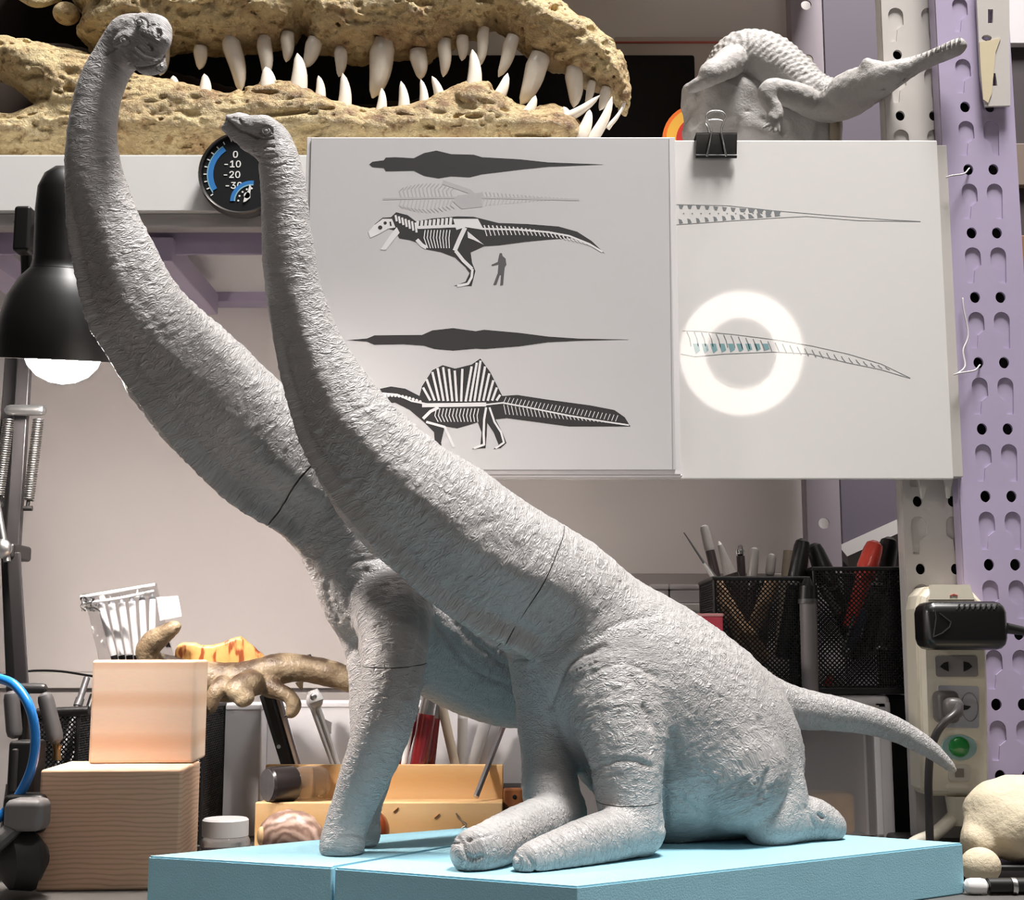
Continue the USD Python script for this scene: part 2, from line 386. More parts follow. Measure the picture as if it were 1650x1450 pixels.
# ------------------------------------------------------------------ the two sauropod models
def skin_mat(name, col):
    """grey resin; skin folds run across each limb (primvar "fold": along, across, deep), pebbly where limbs meet"""
    c = np.array(lin(col)); V = 'vector_math'
    n = {'tc': ('texture_coordinate', {}), 'n2': ('noise_texture', dict(scale=25, detail=3)), 'r': ('rgb_ramp', dict(ramp=[(0, c * .93), (.35, c * .93), (.65, np.minimum(c * 1.06, 1)), (1, np.minimum(c * 1.06, 1))])),
         'af': ('attribute', dict(attribute='fold')), 'aw': ('attribute', dict(attribute='foldw')),
         'nf': ('noise_texture', dict(scale=1.0, detail=2.0, roughness=0.5, distortion=1.0)), 'ni': ('noise_texture', dict(scale=400, detail=2, roughness=0.6, distortion=0.4)), 'ng': ('noise_texture', dict(scale=1700, detail=2)),
         'mx': ('mix_float', {}), 'm1': ('math', dict(math_type='multiply_add', value2=2.0, value3=-1.0)), 'm2': ('math', dict(math_type='absolute')), 'm3': ('math', dict(math_type='power', value2=1.0)), 'm4': ('math', dict(math_type='multiply_add', value2=0.12)),
         'b': ('bump', dict(distance=BUMP, strength=1.0)), 'p': ('principled_bsdf', dict(roughness=0.40, specular_ior_level=0.5))}
    l = [('tc.object', 'n2.vector'), ('tc.object', 'ni.vector'), ('tc.object', 'ng.vector'), ('af.vector', 'nf.vector'), ('n2.fac', 'r.fac'), ('r.color', 'p.base_color'),
         ('aw.fac', 'mx.fac'), ('ni.fac', 'mx.a'), ('nf.fac', 'mx.b'), ('mx.result', 'm1.value1'), ('m1.value', 'm2.value1'), ('m2.value', 'm3.value1'), ('ng.fac', 'm4.value1'), ('m3.value', 'm4.value3'), ('m4.value', 'b.height'), ('b.normal', 'p.normal')]
    return usdkit.material(stage, '/World/Looks/' + name, n, l, surface='p.BSDF')
BUMP = 0.0010
m_skin = skin_mat('grey_resin', (170, 167, 166))
m_eye = M('grey_resin_smooth', (158, 157, 156), 0.3)

def chain_caps(fld, pts, k=0.003, cut=False):
    P = [at(*p[:3]) for p in pts]; R = [p[3] * mpp(*p[:3]) for p in pts]
    for i in range(len(P) - 1): fld.capsule(P[i], P[i + 1], R[i], R[i + 1], k, cut)
def seam_ring(px, Y, nrm, r_px, width=.0005, depth=.0022, out=.008):
    c = at(*px, Y); s = mpp(*px, Y); r = r_px * s; n = np.array([nrm[0], nrm[2], -nrm[1]], float); n /= np.linalg.norm(n)
    return lathe([(r - depth, -width / 2), (r + out, -width / 2), (r + out, width / 2), (r - depth, width / 2), (r - depth, -width / 2)], c, 96, n)
def cut_seams(m, rings):
    """open joints between the cast pieces, cut as real slots; skin coordinates are carried along"""
    pv = m.metadata['prim']; props = np.column_stack([m.vertices, pv['fold'], pv['foldw']]).astype(np.float32)
    a = m3.Manifold(m3.Mesh(props, np.asarray(m.faces, np.uint32)))
    if a.is_empty(): print('seams: mesh not closed', a.status()); return m
    for r in rings: a = a - to_m3(r)
    o = a.to_mesh(); q = o.vert_properties; n = TM(q[:, :3], o.tri_verts); n.metadata['prim'] = dict(fold=q[:, 3:6], foldw=q[:, 6]); return n
def finer(m, box, times=1):
    """split the faces inside a picture box so that small features can be carved"""
    for _ in range(times):
        P = pix(m.vertices); k = (P[:, 0] > box[0]) & (P[:, 0] < box[2]) & (P[:, 1] > box[1]) & (P[:, 1] < box[3]); fi = np.where(k[m.faces].all(1))[0]; pv = m.metadata['prim']
        nv, nf, at_ = trimesh.remesh.subdivide(m.vertices, m.faces, face_index=fi, vertex_attributes=dict(fold=np.asarray(pv['fold']), foldw=np.asarray(pv['foldw'])[:, None]))
        m = TM(nv, nf); m.metadata['prim'] = dict(fold=at_['fold'], foldw=at_['foldw'][:, 0])
    return m
def pix(v):
    d = v - np.array([0, 0, ZC]); dep = d[:, 1] * CP + d[:, 2] * SP; up = -d[:, 1] * SP + d[:, 2] * CP
    return np.column_stack([825 + F * d[:, 0] / dep, 725 - F * up / dep])
def creases(m, lines, nrm, keep=None):
    """hand-carved fold lines on the near side of the model"""
    P = pix(m.vertices); off = np.zeros(len(P)); front = nrm[:, 1] < 0.25
    if keep is not None: front &= keep
    for pts, width, depth in lines:
        S = spline(np.column_stack([np.array(pts, float), np.zeros(len(pts))]), 6)[:, :2]; d = np.full(len(P), 1e9)
        for a, b in zip(S[:-1], S[1:]):
            e = b - a; t = np.clip(((P - a) @ e) / (e @ e), 0, 1); d = np.minimum(d, np.hypot(*(P - a - t[:, None] * e).T))
        off -= np.where(front, depth * np.exp(-(d / width) ** 2), 0)
    return off
def folds(m, chains, lam=0.0030, amp=0.0008, seed=0, throat=None):
    v = np.asarray(m.vertices); nrm = vnormals(m); L = [c.locate(v) for c in chains]
    D = np.array([l[0] for l in L]); W = np.exp(-(D - D.min(0)) / 0.004); W /= W.sum(0)
    jitter = (meshkit.noise(v / 0.009, seed + 50) - .5) * 0.006
    off = np.zeros(len(v))
    o2 = np.sort(D, 0); first = D.argmin(0); fold = np.zeros((len(v), 3))
    for i, (c, l) in enumerate(zip(chains, L)):
        k = first == i; fold[k] = l[1][k] / [.0021, .0021 * (1 + 1.7 * c.fold), .0021 * (1 + 1.7 * c.fold)] + 17.3 * i
    m.metadata['prim'] = dict(fold=fold, foldw=np.clip((o2[1] - o2[0] - .001) / .005, 0, 1))
    for i, (c, (d, co, rr)) in enumerate(zip(chains, L)):
        use = W[i] > 0.02
        if not use.any(): continue
        q = co[use]; j = jitter[use]; h = np.zeros(use.sum())
        for o, (la, aw) in enumerate(((lam, 1.0), (lam * .55, .55))):
            qq = np.column_stack([(q[:, 0] + j * c.fold) / la, q[:, 1] / (la * (1 + 2.2 * c.fold)), q[:, 2] / (la * (1 + 2.2 * c.fold))])
            nz = meshkit.noise(qq + 31.7 * o, seed + i); h += aw * (np.sqrt((2 * nz - 1) ** 2 + .02) - .38)
        a = amp * np.clip(rr[use] / 0.018, 0.35, 1.25)
        off[use] += W[i][use] * a * h
        if throat and i in throat:
            ph = np.degrees(np.arctan2(q[:, 1], -q[:, 2])); lo, hi = throat[i]; u = q[:, 0] / c.s[-1]
            on = np.clip((u - lo) / .08, 0, 1) * np.clip((hi - u) / .08, 0, 1); wob = 5 * np.sin(q[:, 0] * 60)
            off[use] += on * W[i][use] * rr[use] * (-.08 * np.exp(-((ph - 50 - wob) / 8) ** 2) + .12 * np.exp(-((ph - 63 - wob) / 6) ** 2) - .07 * np.exp(-((ph - 80 - wob) / 9) ** 2) - .15 * np.exp(-((ph - 32 - wob) / 20) ** 2) + .05 * np.exp(-((ph + 4 - wob) / 14) ** 2))
    off += (meshkit.fbm(v / 0.02, 3, seed + 90) - .5) * 0.0011
    return off, nrm
def floor_cut(fld, z=ZT + 0.0002):
    sl = tuple(slice(0, n) for n in fld.n); _, _, Z = fld.grid(sl); np.maximum(fld.f, (z - Z), out=fld.f)

H = 0.00095
# crouching one, in front
lo = np.array([at(338, 170, .70)[0], .585, ZT - 0.003]); hi = np.array([at(1560, 1240, .82)[0], .86, at(440, 160, .68)[2]])
fa = Field(lo, hi, H)
A_neck = Chain([(446, 232, .655, 24), (456, 300, .657, 32), (464, 400, .66, 37), (476, 483, .665, 42), (500, 565, .67, 50), (530, 632, .675, 61), (570, 703, .68, 77), (634, 783, .69, 93), (712, 845, .70, 104), (810, 917, .715, 107), (902, 975, .732, 109), (955, 1050, .745, 120)], fold=1.0)
A_trunk = Chain([(950, 1050, .745, 118), (1040, 1128, .755, 140), (1115, 1190, .765, 140), (1170, 1225, .77, 105)], k=0.012, fold=.35)
A_belly = Chain([(1065, 1225, .745, 112), (1084, 1288, .75, 72)], k=0.014, fold=.3)
A_armL = Chain([(985, 1105, .715, 82), (1008, 1200, .70, 62), (1016, 1290, .694, 50), (1028, 1338, .69, 40)], k=0.012, fold=.6)
A_foreL = Chain([(1028, 1336, .69, 40), (960, 1355, .672, 38), (900, 1374, .655, 31), (848, 1388, .641, 22)], k=0.004, fold=.7)
A_armR = Chain([(900, 1130, .745, 68), (888, 1210, .735, 45), (888, 1280, .72, 41), (905, 1312, .715, 37)], k=0.010, fold=.6)
A_foreR = Chain([(905, 1312, .715, 37), (838, 1338, .68, 36), (788, 1364, .655, 34), (757, 1374, .645, 30)], k=0.004, fold=.5)
A_thigh = Chain([(1150, 1215, .742, 92), (1172, 1240, .738, 94), (1182, 1262, .737, 66)], k=0.02, fold=.3)
A_hip = Chain([(1222, 1170, .75, 45), (1246, 1235, .745, 40), (1258, 1290, .743, 38), (1240, 1322, .735, 36)], k=0.008, fold=.4)
A_foot = Chain([(1232, 1330, .732, 33), (1268, 1322, .742, 34), (1308, 1320, .750, 30), (1342, 1334, .753, 20)], k=0.004, fold=.3)
A_far = Chain([(1170, 1230, .788, 74), (1150, 1290, .79, 42)], k=0.01, fold=.3)
A_tail = Chain([(1170, 1120, .775, 70), (1235, 1132, .785, 40), (1290, 1142, .79, 29), (1360, 1152, .795, 23), (1430, 1170, .80, 18), (1490, 1201, .80, 12), (1538, 1241, .80, 3.5)], k=0.010, fold=.3)
A = [A_trunk, A_neck, A_belly, A_armL, A_armR, A_thigh, A_hip, A_far, A_tail, A_foreL, A_foreR, A_foot]
for c in A: c.add(fa)
A_trunk.add(fa, 0.012)
# head of the crouching one: flat-topped snout to the left, brow over the eye, set-back lower jaw
chain_caps(fa, [(370, 193, .652, 6), (384, 199, .652, 11), (402, 205, .653, 16), (424, 208, .654, 20), (441, 219, .655, 22)], .004)
chain_caps(fa, [(368, 190, .654, 5), (386, 189, .655, 6), (398, 193, .656, 8)], .003)
chain_caps(fa, [(364, 206, .6545, 8), (380, 217, .655, 10), (400, 229, .6555, 14), (428, 243, .656, 19)], .002)
chain_caps(fa, [(421, 201, .6495, 6), (432, 202, .6485, 6), (440, 208, .6495, 5)], .003)
floor_cut(fa)
p = at(937, 953, .698); fa.capsule(p, p + np.array([0, .02, -.012]), .0010, .0010, 0, cut=True)
ma = fa.mesh(); off, nrm = folds(ma, A, seed=3, throat={1: (.22, .93)})
off += creases(ma, [([(884, 1141), (900, 1100), (922, 1066), (975, 1040)], 5, .0016), ([(862, 1080), (880, 1130), (905, 1180), (940, 1240)], 6, .0012),
                    ([(1040, 1140), (1062, 1190), (1070, 1240), (1070, 1330)], 7, .0016), ([(1020, 1090), (1044, 1160), (1050, 1210)], 5, .0010),
                    ([(1097, 1285), (1122, 1308), (1158, 1318), (1194, 1308), (1226, 1280), (1237, 1245)], 5, .0012), ([(1225, 1160), (1240, 1200), (1244, 1240)], 6, .0010),
                    ([(930, 1250), (1000, 1225), (1050, 1235)], 5, .0008), ([(1085, 1180), (1090, 1230), (1110, 1270)], 5, .0008), ([(905, 1075), (985, 1010), (1060, 990)], 5, .0006),
                    ([(920, 1100), (1000, 1070), (1060, 1090)], 4, .0006), ([(760, 1352), (790, 1345)], 3, .0006)], nrm)
ma.vertices = ma.vertices + off[:, None] * nrm
ma = cut_seams(ma, [seam_ring((850, 950), .722, (.88, .47, .16), 104, .0006, .004, .012), seam_ring((1012, 1288), .694, (.03, 1.0, .1), 50, .0004, .0020, .0035)])
ma = finer(ma, (345, 175, 490, 300), 2); ma = finer(ma, (715, 1335, 800, 1412), 1); ma = finer(ma, (1285, 1295, 1370, 1355), 1)
nrm = vnormals(ma); off = creases(ma, [([(361, 190), (370, 198), (385, 211), (398, 216), (414, 223)], 2.2, .0016), ([(402, 218), (407, 230), (408, 242)], 1.8, .0006), ([(416, 222), (428, 224), (440, 223)], 1.6, .0006), ([(424, 238), (432, 235), (441, 236)], 1.8, .0011), ([(420, 206), (428, 203), (437, 208), (439, 214)], 1.5, .0005), ([(420, 214), (428, 219), (437, 217)], 1.5, .0005),
    ([(376, 190), (384, 194), (394, 203)], 2.5, .0004), ([(395, 246), (412, 250), (430, 255), (446, 252)], 2, .0005), ([(418, 262), (440, 268), (460, 264)], 2, .0005), ([(420, 250), (426, 246), (440, 245)], 1.6, .0004), ([(386, 192), (388, 196)], 1.8, .0009), ([(730, 1357), (736, 1356)], 2.6, .0022), ([(753, 1352), (758, 1353)], 2.6, .0022), ([(738, 1350), (746, 1362), (750, 1376), (762, 1384), (775, 1380)], 4, .0012), ([(828, 1376), (838, 1386), (836, 1400)], 3, .0008), ([(846, 1378), (858, 1392), (862, 1404)], 3.5, .0008), ([(1320, 1312), (1326, 1318)], 2.4, .0020), ([(1300, 1302), (1312, 1330), (1310, 1346)], 4, .0009)], nrm)
ma.vertices = ma.vertices + off[:, None] * nrm
TA = Thing('sauropod_model', 'grey resin sauropod model crouching in front, belly low, tail to the right', 'dinosaur model')
TA.part('body', ma, m_skin, True)
def eye(T, px, py, Y, r):
    s = mpp(px, py, Y); c = at(px, py, Y); T.part('eye', ball(c, r * s, 2), m_eye, True)
    a = np.linspace(0, 2 * np.pi, 24); ring = np.array([c + s * r * 1.25 * np.array([np.cos(q), -.35, .8 * np.sin(q)]) for q in a]); T.part('eyelid', tube(ring, s * r * .3, 8, cap=False), m_eye, True)
def hit(m, px, py):
    """distance of the model's near surface along a picture ray"""
    P = pix(m.vertices); d = np.hypot(P[:, 0] - px, P[:, 1] - py); k = d < 5; return m.vertices[k][:, 1].min()
eye(TA, 429, 212, hit(ma, 429, 212) + 0.0006, 4.6)
TA.done()

# standing one, behind
lo = np.array([at(90, 100, .70)[0], .610, ZT - 0.003]); hi = np.array([at(1200, 1100, .95)[0], .975, at(210, 10, .72)[2]])
fb = Field(lo, hi, H)
B_neck = Chain([(196, 82, .655, 26), (172, 116, .655, 29), (155, 165, .655, 32), (148, 250, .656, 38), (164, 345, .66, 50), (190, 425, .667, 60), (213, 483, .674, 67), (238, 525, .681, 73), (290, 590, .695, 87), (355, 660, .71, 95), (440, 738, .73, 93), (516, 806, .748, 78), (566, 880, .757, 74), (606, 950, .765, 88)], fold=1.0)
B_trunk = Chain([(606, 955, .765, 88), (720, 1010, .80, 112), (830, 1045, .835, 122), (930, 1050, .862, 112), (1030, 1062, .878, 90)], k=0.012, fold=.4)
B_armL = Chain([(632, 982, .742, 64), (634, 1070, .712, 48), (622, 1155, .70, 43), (594, 1235, .70, 37), (569, 1300, .70, 31), (554, 1345, .698, 29), (551, 1366, .696, 31)], k=0.010, fold=.7)
B_armR = Chain([(600, 1000, .775, 52), (602, 1080, .765, 38), (606, 1160, .755, 38), (598, 1240, .74, 32), (584, 1310, .728, 24), (590, 1350, .722, 19)], k=0.008, fold=.6)
B_legs = [Chain([(1015, 1110, .862, 70), (1022, 1220, .855, 45), (1015, 1300, .85, 34)], k=0.01, fold=.4), Chain([(1060, 1110, .915, 58), (1066, 1200, .915, 40), (1064, 1290, .915, 32)], k=0.01, fold=.4)]
B_tail = Chain([(1040, 1065, .885, 66), (1100, 1105, .91, 40), (1150, 1150, .925, 20), (1178, 1205, .93, 7)], k=0.01, fold=.3)
B = [B_trunk, B_neck, B_armL, B_armR, *B_legs, B_tail]
for c in B: c.add(fb)
# head of the standing one: looks down to the right and out of the picture
chain_caps(fb, [(196, 78, 0.6550, 30), (210, 62, 0.6530, 33), (232, 64, 0.6450, 36)], .006)
chain_caps(fb, [(222, 50, 0.6470, 22), (250, 47, 0.6370, 19), (260, 46, 0.6340, 14)], .006)
chain_caps(fb, [(226, 70, 0.6430, 26), (250, 62, 0.6340, 18), (262, 68, 0.6310, 12)], .006)
chain_caps(fb, [(220, 84, 0.6450, 27), (240, 96, 0.6370, 21), (255, 106, 0.6330, 13)], .005)
chain_caps(fb, [(216, 42, 0.6380, 10), (228, 35, 0.6380, 9)], .004)
chain_caps(fb, [(192, 70, 0.6390, 9), (206, 62, 0.6350, 9)], .004)
chain_caps(fb, [(212, 104, 0.6345, 1.8), (236, 108, 0.6285, 2.0), (258, 100, 0.6265, 2.0), (270, 86, 0.6285, 2.0)], .001, cut=True)
chain_caps(fb, [(240, 73, 0.6285, 1.8), (243, 77, 0.6285, 1.8)], .001, cut=True)
chain_caps(fb, [(256, 50, 0.6280, 2.0), (258, 56, 0.6280, 2.0)], .001, cut=True)
floor_cut(fb)
mb = fb.mesh(); off, nrm = folds(mb, B, seed=11, throat={1: (.2, .9)})
off += creases(mb, [([(668, 930), (680, 1000), (672, 1060), (660, 1120)], 6, .0016), ([(560, 1060), (575, 1020), (560, 960), (590, 920)], 6, .0012), ([(530, 920), (528, 960), (545, 1000)], 5, .0010),
                    ([(548, 930), (570, 905), (620, 900)], 4, .0006), ([(690, 950), (760, 1030), (830, 1085)], 6, .0009), ([(700, 1000), (760, 1075), (830, 1110)], 5, .0008)], nrm)
mb.vertices = mb.vertices + off[:, None] * nrm
mb = cut_seams(mb, [seam_ring((500, 778), .745, (.78, .62, .05), 84, .0008, .004, .012), seam_ring((634, 1071), .708, (.02, 1.0, .1), 48, .0005, .0025, .004)])
mb = finer(mb, (160, 15, 285, 150), 2)
nrm = vnormals(mb); off = creases(mb, [([(208, 104), (222, 110), (240, 108), (256, 101), (268, 90)], 2.2, .0015), ([(216, 34), (226, 28), (236, 34), (236, 42)], 2, .0007), ([(192, 64), (202, 60), (208, 66)], 1.8, .0007), ([(194, 74), (202, 74), (208, 70)], 1.6, .0005), ([(238, 71), (242, 75), (244, 79)], 2.2, .0016), ([(254, 48), (257, 54), (255, 60)], 3, .0012),
    ([(228, 56), (240, 62), (252, 68)], 2.4, .0006), ([(220, 76), (232, 86), (248, 90)], 2.2, .0007), ([(214, 84), (228, 94), (244, 98)], 2.0, .0006), ([(172, 88), (186, 78), (196, 84), (206, 98)], 2.4, .0008), ([(236, 44), (248, 40), (258, 42)], 2.6, .0005)], nrm)
mb.vertices = mb.vertices + off[:, None] * nrm
TB = Thing('sauropod_model', 'grey resin sauropod model standing behind, on straight forelegs, head turned right', 'dinosaur model')
TB.part('body', mb, m_skin, True)
eye(TB, 225, 37, hit(mb, 225, 37) + 0.0010, 5.0)
eye(TB, 201, 66, hit(mb, 201, 66) + 0.0010, 5.0)
TB.done()

# ------------------------------------------------------------------ flat outlines blown up to rounded, pitted bone
def inflate(poly_px, Y, thick_px, round_px, h=0.0012, pits=0.0, pit_len=0.006, grain=0.0, holes=(), lean=None, seed=0, squash=1.0, stretch=(1, 1, 1)):
    """a solid whose outline is poly_px at distance Y and whose section is rounded; thick_px: half depth"""
    P = poly_at(poly_px, Y)
    for hpx in holes: P = P.difference(poly_at(hpx, Y))
    s = mpp(poly_px[0][0], poly_px[0][1], Y); T, R = thick_px * s, round_px * s
    x0, z0, x1, z1 = P.bounds; pad = 4 * h
    xs, zs = np.arange(x0 - pad, x1 + pad, h), np.arange(z0 - pad, z1 + pad, h); ys = np.arange(Y - T - pad, Y + T + pad, h)
    import shapely
    XX, ZZ = np.meshgrid(xs, zs, indexing='ij'); inside = shapely.contains_xy(P, XX.ravel(), ZZ.ravel()).reshape(XX.shape)
    d = np.where(inside, ndimage.distance_transform_edt(inside), -ndimage.distance_transform_edt(~inside)) * h
    d = ndimage.gaussian_filter(d, 0.7)
    q = np.clip(1 - d / R, 0, 3.0)                           # 0 deep inside, 1 on the outline
    half = T * np.sqrt(np.clip(1 - np.minimum(q, 1) ** 2, 0, 1))
    yy = ys[None, :, None] - Y
    f = (np.sqrt((q[:, None, :] * R) ** 2 + (yy * R / T) ** 2) - R) * min(1, T / R)
    f = f.astype(np.float32)
    if pits or grain:
        band = np.abs(f) < 0.009
        I = np.argwhere(band); p = np.column_stack([xs[I[:, 0]], ys[I[:, 1]], zs[I[:, 2]]]) * stretch
        w = (meshkit.noise(p / 0.03, seed + 9)[:, None] - .5) * 0.012
        n = meshkit.noise((p + w) / pit_len, seed); n2 = meshkit.noise((p + w) / (pit_len * .5), seed + 3)
        dv = pits * (np.clip(n - .60, 0, 1) * 3.2 + np.clip(n2 - .62, 0, 1) * 1.6) + grain * (meshkit.fbm(p / (pit_len * 2), 3, seed + 5) - .5)
        f[band] += dv.astype(np.float32)
    m = nets(np.transpose(f, (0, 1, 2)), np.array([xs[0], ys[0], zs[0]]), h)
    return m

# ------------------------------------------------------------------ black box behind the skull, framed picture, back uprights
single('black_box', span(at(-90, 232, 1.08) * [1, 0, 1] + [0, 1.075, 0], at(1118, 92, 1.08) * [1, 0, 1] + [0, 1.14, 0], 0.002), M('box_black', (15, 12, 11), 0.85, spec=.15), 'black cardboard box standing behind the toothed skull on the shelf', 'box')
single('dark_board', span(at(-90, 232, 1.12) * [1, 0, 1] + [0, 1.142, 0], at(640, -52, 1.12) * [1, 0, 1] + [0, 1.156, 0], 0.001), M('board_dark_brown', (34, 26, 22), 0.85, spec=.15), 'tall dark brown board on the shelf, behind the left half of the skull', 'board')
sg = Thing('round_tin', 'round red, yellow and orange disc peeping out left of the gharial sculpture', 'tin')
cc = at(1125, 232, 1.055)
sg.part('rim', lathe([(0, 0), (.030, 0), (.030, .010), (0, .010)], cc, 40, (0, -1, 0)), M('tin_orange', (225, 110, 30), 0.4))
sg.part('yellow_ring', lathe([(0, .010), (.027, .010), (.027, .0105), (0, .0105)], cc, 40, (0, -1, 0)), M('tin_yellow', (226, 170, 60), 0.4))
sg.part('red_centre', lathe([(0, .0105), (.019, .0105), (.019, .011), (0, .011)], cc, 40, (0, -1, 0)), M('tin_red', (190, 40, 30), 0.4))
sg.done()
fr = Thing('picture_frame', 'long pale framed panel with a thin red stripe, behind the black box', 'frame')
q0, q1 = at(990, 92, 1.145), at(1330, 64, 1.145)
fr.part('panel', span((q0[0], 1.143, sh_top), (q1[0], 1.152, q1[2] + .002), .001), M('frame_beige', (176, 164, 154), 0.5))
fr.part('red_stripe', span((q0[0], 1.1415, q1[2] - .0045), (q1[0], 1.1432, q1[2] - .0030), .0003), M('stripe_red', (165, 75, 62), 0.5))
fr.done()
m_backpost = M('back_post', (150, 140, 148), 0.45); m_backpost2 = M('back_post_dark', (98, 90, 102), 0.5)
def back_post(px0, px1, Y, z0, z1, mat, label, name='rear_upright', flange=True):
    x0, x1 = at(px0, 500, Y)[0], at(px1, 500, Y)[0]
    t = Thing(name, label, 'upright')
    P = sbox(x0, z0, x1, z1); w = x1 - x0
    for k in range(int((z1 - z0) / 0.05)):
        P = P.difference(Point(x0 + w * .5, z0 + 0.03 + .05 * k).buffer(.0045))
    t.part('web', prism(P, Y, Y + .002), mat)
    if flange: t.part('flange', span((x0, Y + .0021, z0), (x0 + .002, Y + .02, z1), .0004), mat)
    t.done()
back_post(1290, 1342, 1.11, ZD, 1.55, m_backpost, 'grey-lilac slotted rear upright just left of the ivory front upright')
rp = Thing('rear_stand', 'dark grey-lilac stand with a slanting brace behind the mesh pen cups', 'stand')
rp.part('back_panel', span(at(1356, 900, 1.135) * [1, 0, 0] + [0, 1.13, ZD], at(1452, 900, 1.135) * [1, 0, 0] + [0, 1.15, 1.5], .001), m_backpost2)
rp.part('brace', rod(at(1360, 898, 1.12), at(1462, 852, 1.12), .0105, seg=4), M('brace_grey', (112, 106, 104), 0.6)); rp.done()
bk = Thing('cabinet', 'dark cabinet standing behind the lilac upright at the right edge', 'cabinet')
m_cab = M('cabinet_dark', (62, 54, 56), 0.6)
cx0, cx1 = at(1600, 500, 1.1)[0], at(1760, 500, 1.1)[0]
bk.part('case', span((cx0, 1.09, ZD), (cx1, 1.15, 1.9), .002), m_cab)
for (ya, yb, col, nm) in ((-80, 72, (205, 200, 203), 'pale'), (232, 300, (120, 105, 95), 'brown'), (380, 620, (132, 95, 70), 'tan')):
    za, zb = at(1640, ya, 1.085)[2], at(1640, yb, 1.085)[2]
    bk.part('front_panel', span((cx0, 1.083, zb), (cx1, 1.0915, za), .001), M('cab_' + nm, col, 0.5))
bk.done()

# ------------------------------------------------------------------ the toothed skull
m_bone = usdkit.material(stage, '/World/Looks/bone', {
    'tc': ('texture_coordinate', {}), 'n1': ('noise_texture', dict(scale=26, detail=5, roughness=0.65)), 'r': ('rgb_ramp', dict(ramp=[(0, lin((124, 90, 60))), (.36, lin((178, 150, 108))), (.52, lin((202, 180, 134))), (.68, lin((210, 190, 146))), (1, lin((218, 198, 168)))])),
    'n2': ('noise_texture', dict(scale=330, detail=4, roughness=0.7, distortion=1.0)), 'n3': ('noise_texture', dict(scale=150, detail=4, roughness=.6)), 'r3': ('rgb_ramp', dict(ramp=[(0, (.30, .19, .10)), (.34, (.42, .28, .16)), (.46, (1, 1, 1)), (1, (1, 1, 1))])), 'mx': ('mix_color', dict(blend_type='multiply', fac=.75)),
    'at': ('attribute', dict(attribute='stain')), 'ms': ('mix_color', dict(blend_type='mix', b=lin((112, 76, 52)))), 'b': ('bump', dict(distance=.0030, strength=1.0)), 'p': ('principled_bsdf', dict(roughness=.5))},
    [('tc.object', 'n1.vector'), ('tc.object', 'n2.vector'), ('tc.object', 'n3.vector'), ('n1.fac', 'r.fac'), ('n3.fac', 'r3.fac'), ('r.color', 'mx.a'), ('r3.color', 'mx.b'), ('mx.result', 'ms.a'), ('at.fac', 'ms.fac'), ('ms.result', 'p.base_color'), ('n2.fac', 'b.height'), ('b.normal', 'p.normal')], surface='p.BSDF')
m_tooth = M('tooth', (226, 216, 202), 0.25, var=0.06, vscale=90, coat=.3)
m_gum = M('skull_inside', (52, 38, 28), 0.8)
YK = 0.985
SK = Thing('toothed_skull', 'tan replica reptile skull with long white teeth, lying on the shelf', 'skull')
upper = [(120, -90), (870, -60), (885, 0), (915, 18), (945, 34), (985, 70), (1008, 108), (1018, 150), (1014, 180), (1005, 177), (990, 158), (975, 150), (955, 142), (930, 127), (905, 118), (888, 112), (862, 98), (845, 86), (822, 66), (808, 52), (796, 44), (788, 52), (783, 64), (770, 62), (760, 55), (746, 60), (735, 72), (715, 80), (690, 94), (672, 96), (655, 90), (640, 92), (610, 90), (584, 97), (556, 93), (530, 84), (512, 80), (498, 66), (494, 50), (484, 46), (476, 62), (455, 70), (428, 77), (396, 78), (368, 82), (330, 82), (300, 76), (260, 84), (225, 98), (190, 92), (165, 84), (140, 80), (128, 60), (140, 32), (118, 10)]
lower = [(-70, 60), (0, 65), (50, 68), (100, 78), (145, 92), (190, 112), (230, 127), (280, 140), (330, 148), (372, 156), (395, 146), (430, 138), (470, 140), (505, 152), (540, 168), (580, 178), (600, 182), (650, 178), (685, 168), (705, 160), (722, 156), (735, 144), (752, 139), (775, 141), (790, 139), (798, 152), (815, 160), (838, 178), (860, 180), (890, 174), (915, 184), (932, 200), (940, 222), (930, 262), (-70, 262)]
fen = [(-80, 118), (0, 124), (18, 134), (40, 154), (62, 176), (40, 184), (28, 190), (0, 187), (-80, 186)]
fen2 = [(-80, 66), (-79, 66), (-79, 67)]
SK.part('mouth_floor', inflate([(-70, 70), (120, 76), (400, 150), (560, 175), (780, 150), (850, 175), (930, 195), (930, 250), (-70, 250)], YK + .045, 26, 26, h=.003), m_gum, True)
SK.part('cheek_knob', ball(at(107, 22, YK - .01), 21 * mpp(107, 22, YK), 3, (1, 1, .85)), m_bone, True)
SK.part('cheek_bar', tube(spline([at(30, -10, YK), at(60, 4, YK - .012), at(95, -6, YK - .004)], 6), .0042, 8), m_bone, True)
def tooth(bx, by, tx, ty, w, y=YK - .011, curve=.12):
    b, t = at(bx, by, y), at(tx, ty, y + .001); s = mpp(bx, by, y); d = t - b; side = np.array([d[2], 0, -d[0]])
    n = 8; u = np.linspace(0, 1, n); P = b + np.outer(u, d) + np.outer(np.sin(u * math.pi) * curve, side); R = w * .5 * s * np.sqrt(np.clip(1 - u ** 2.0, 0, 1)) * (1 - .12 * u); R[-1] = w * .04 * s
    P = np.vstack([b - d * .3, P]); R = np.concatenate([[w * .46 * s], R])
    return tube(P, R, 12)
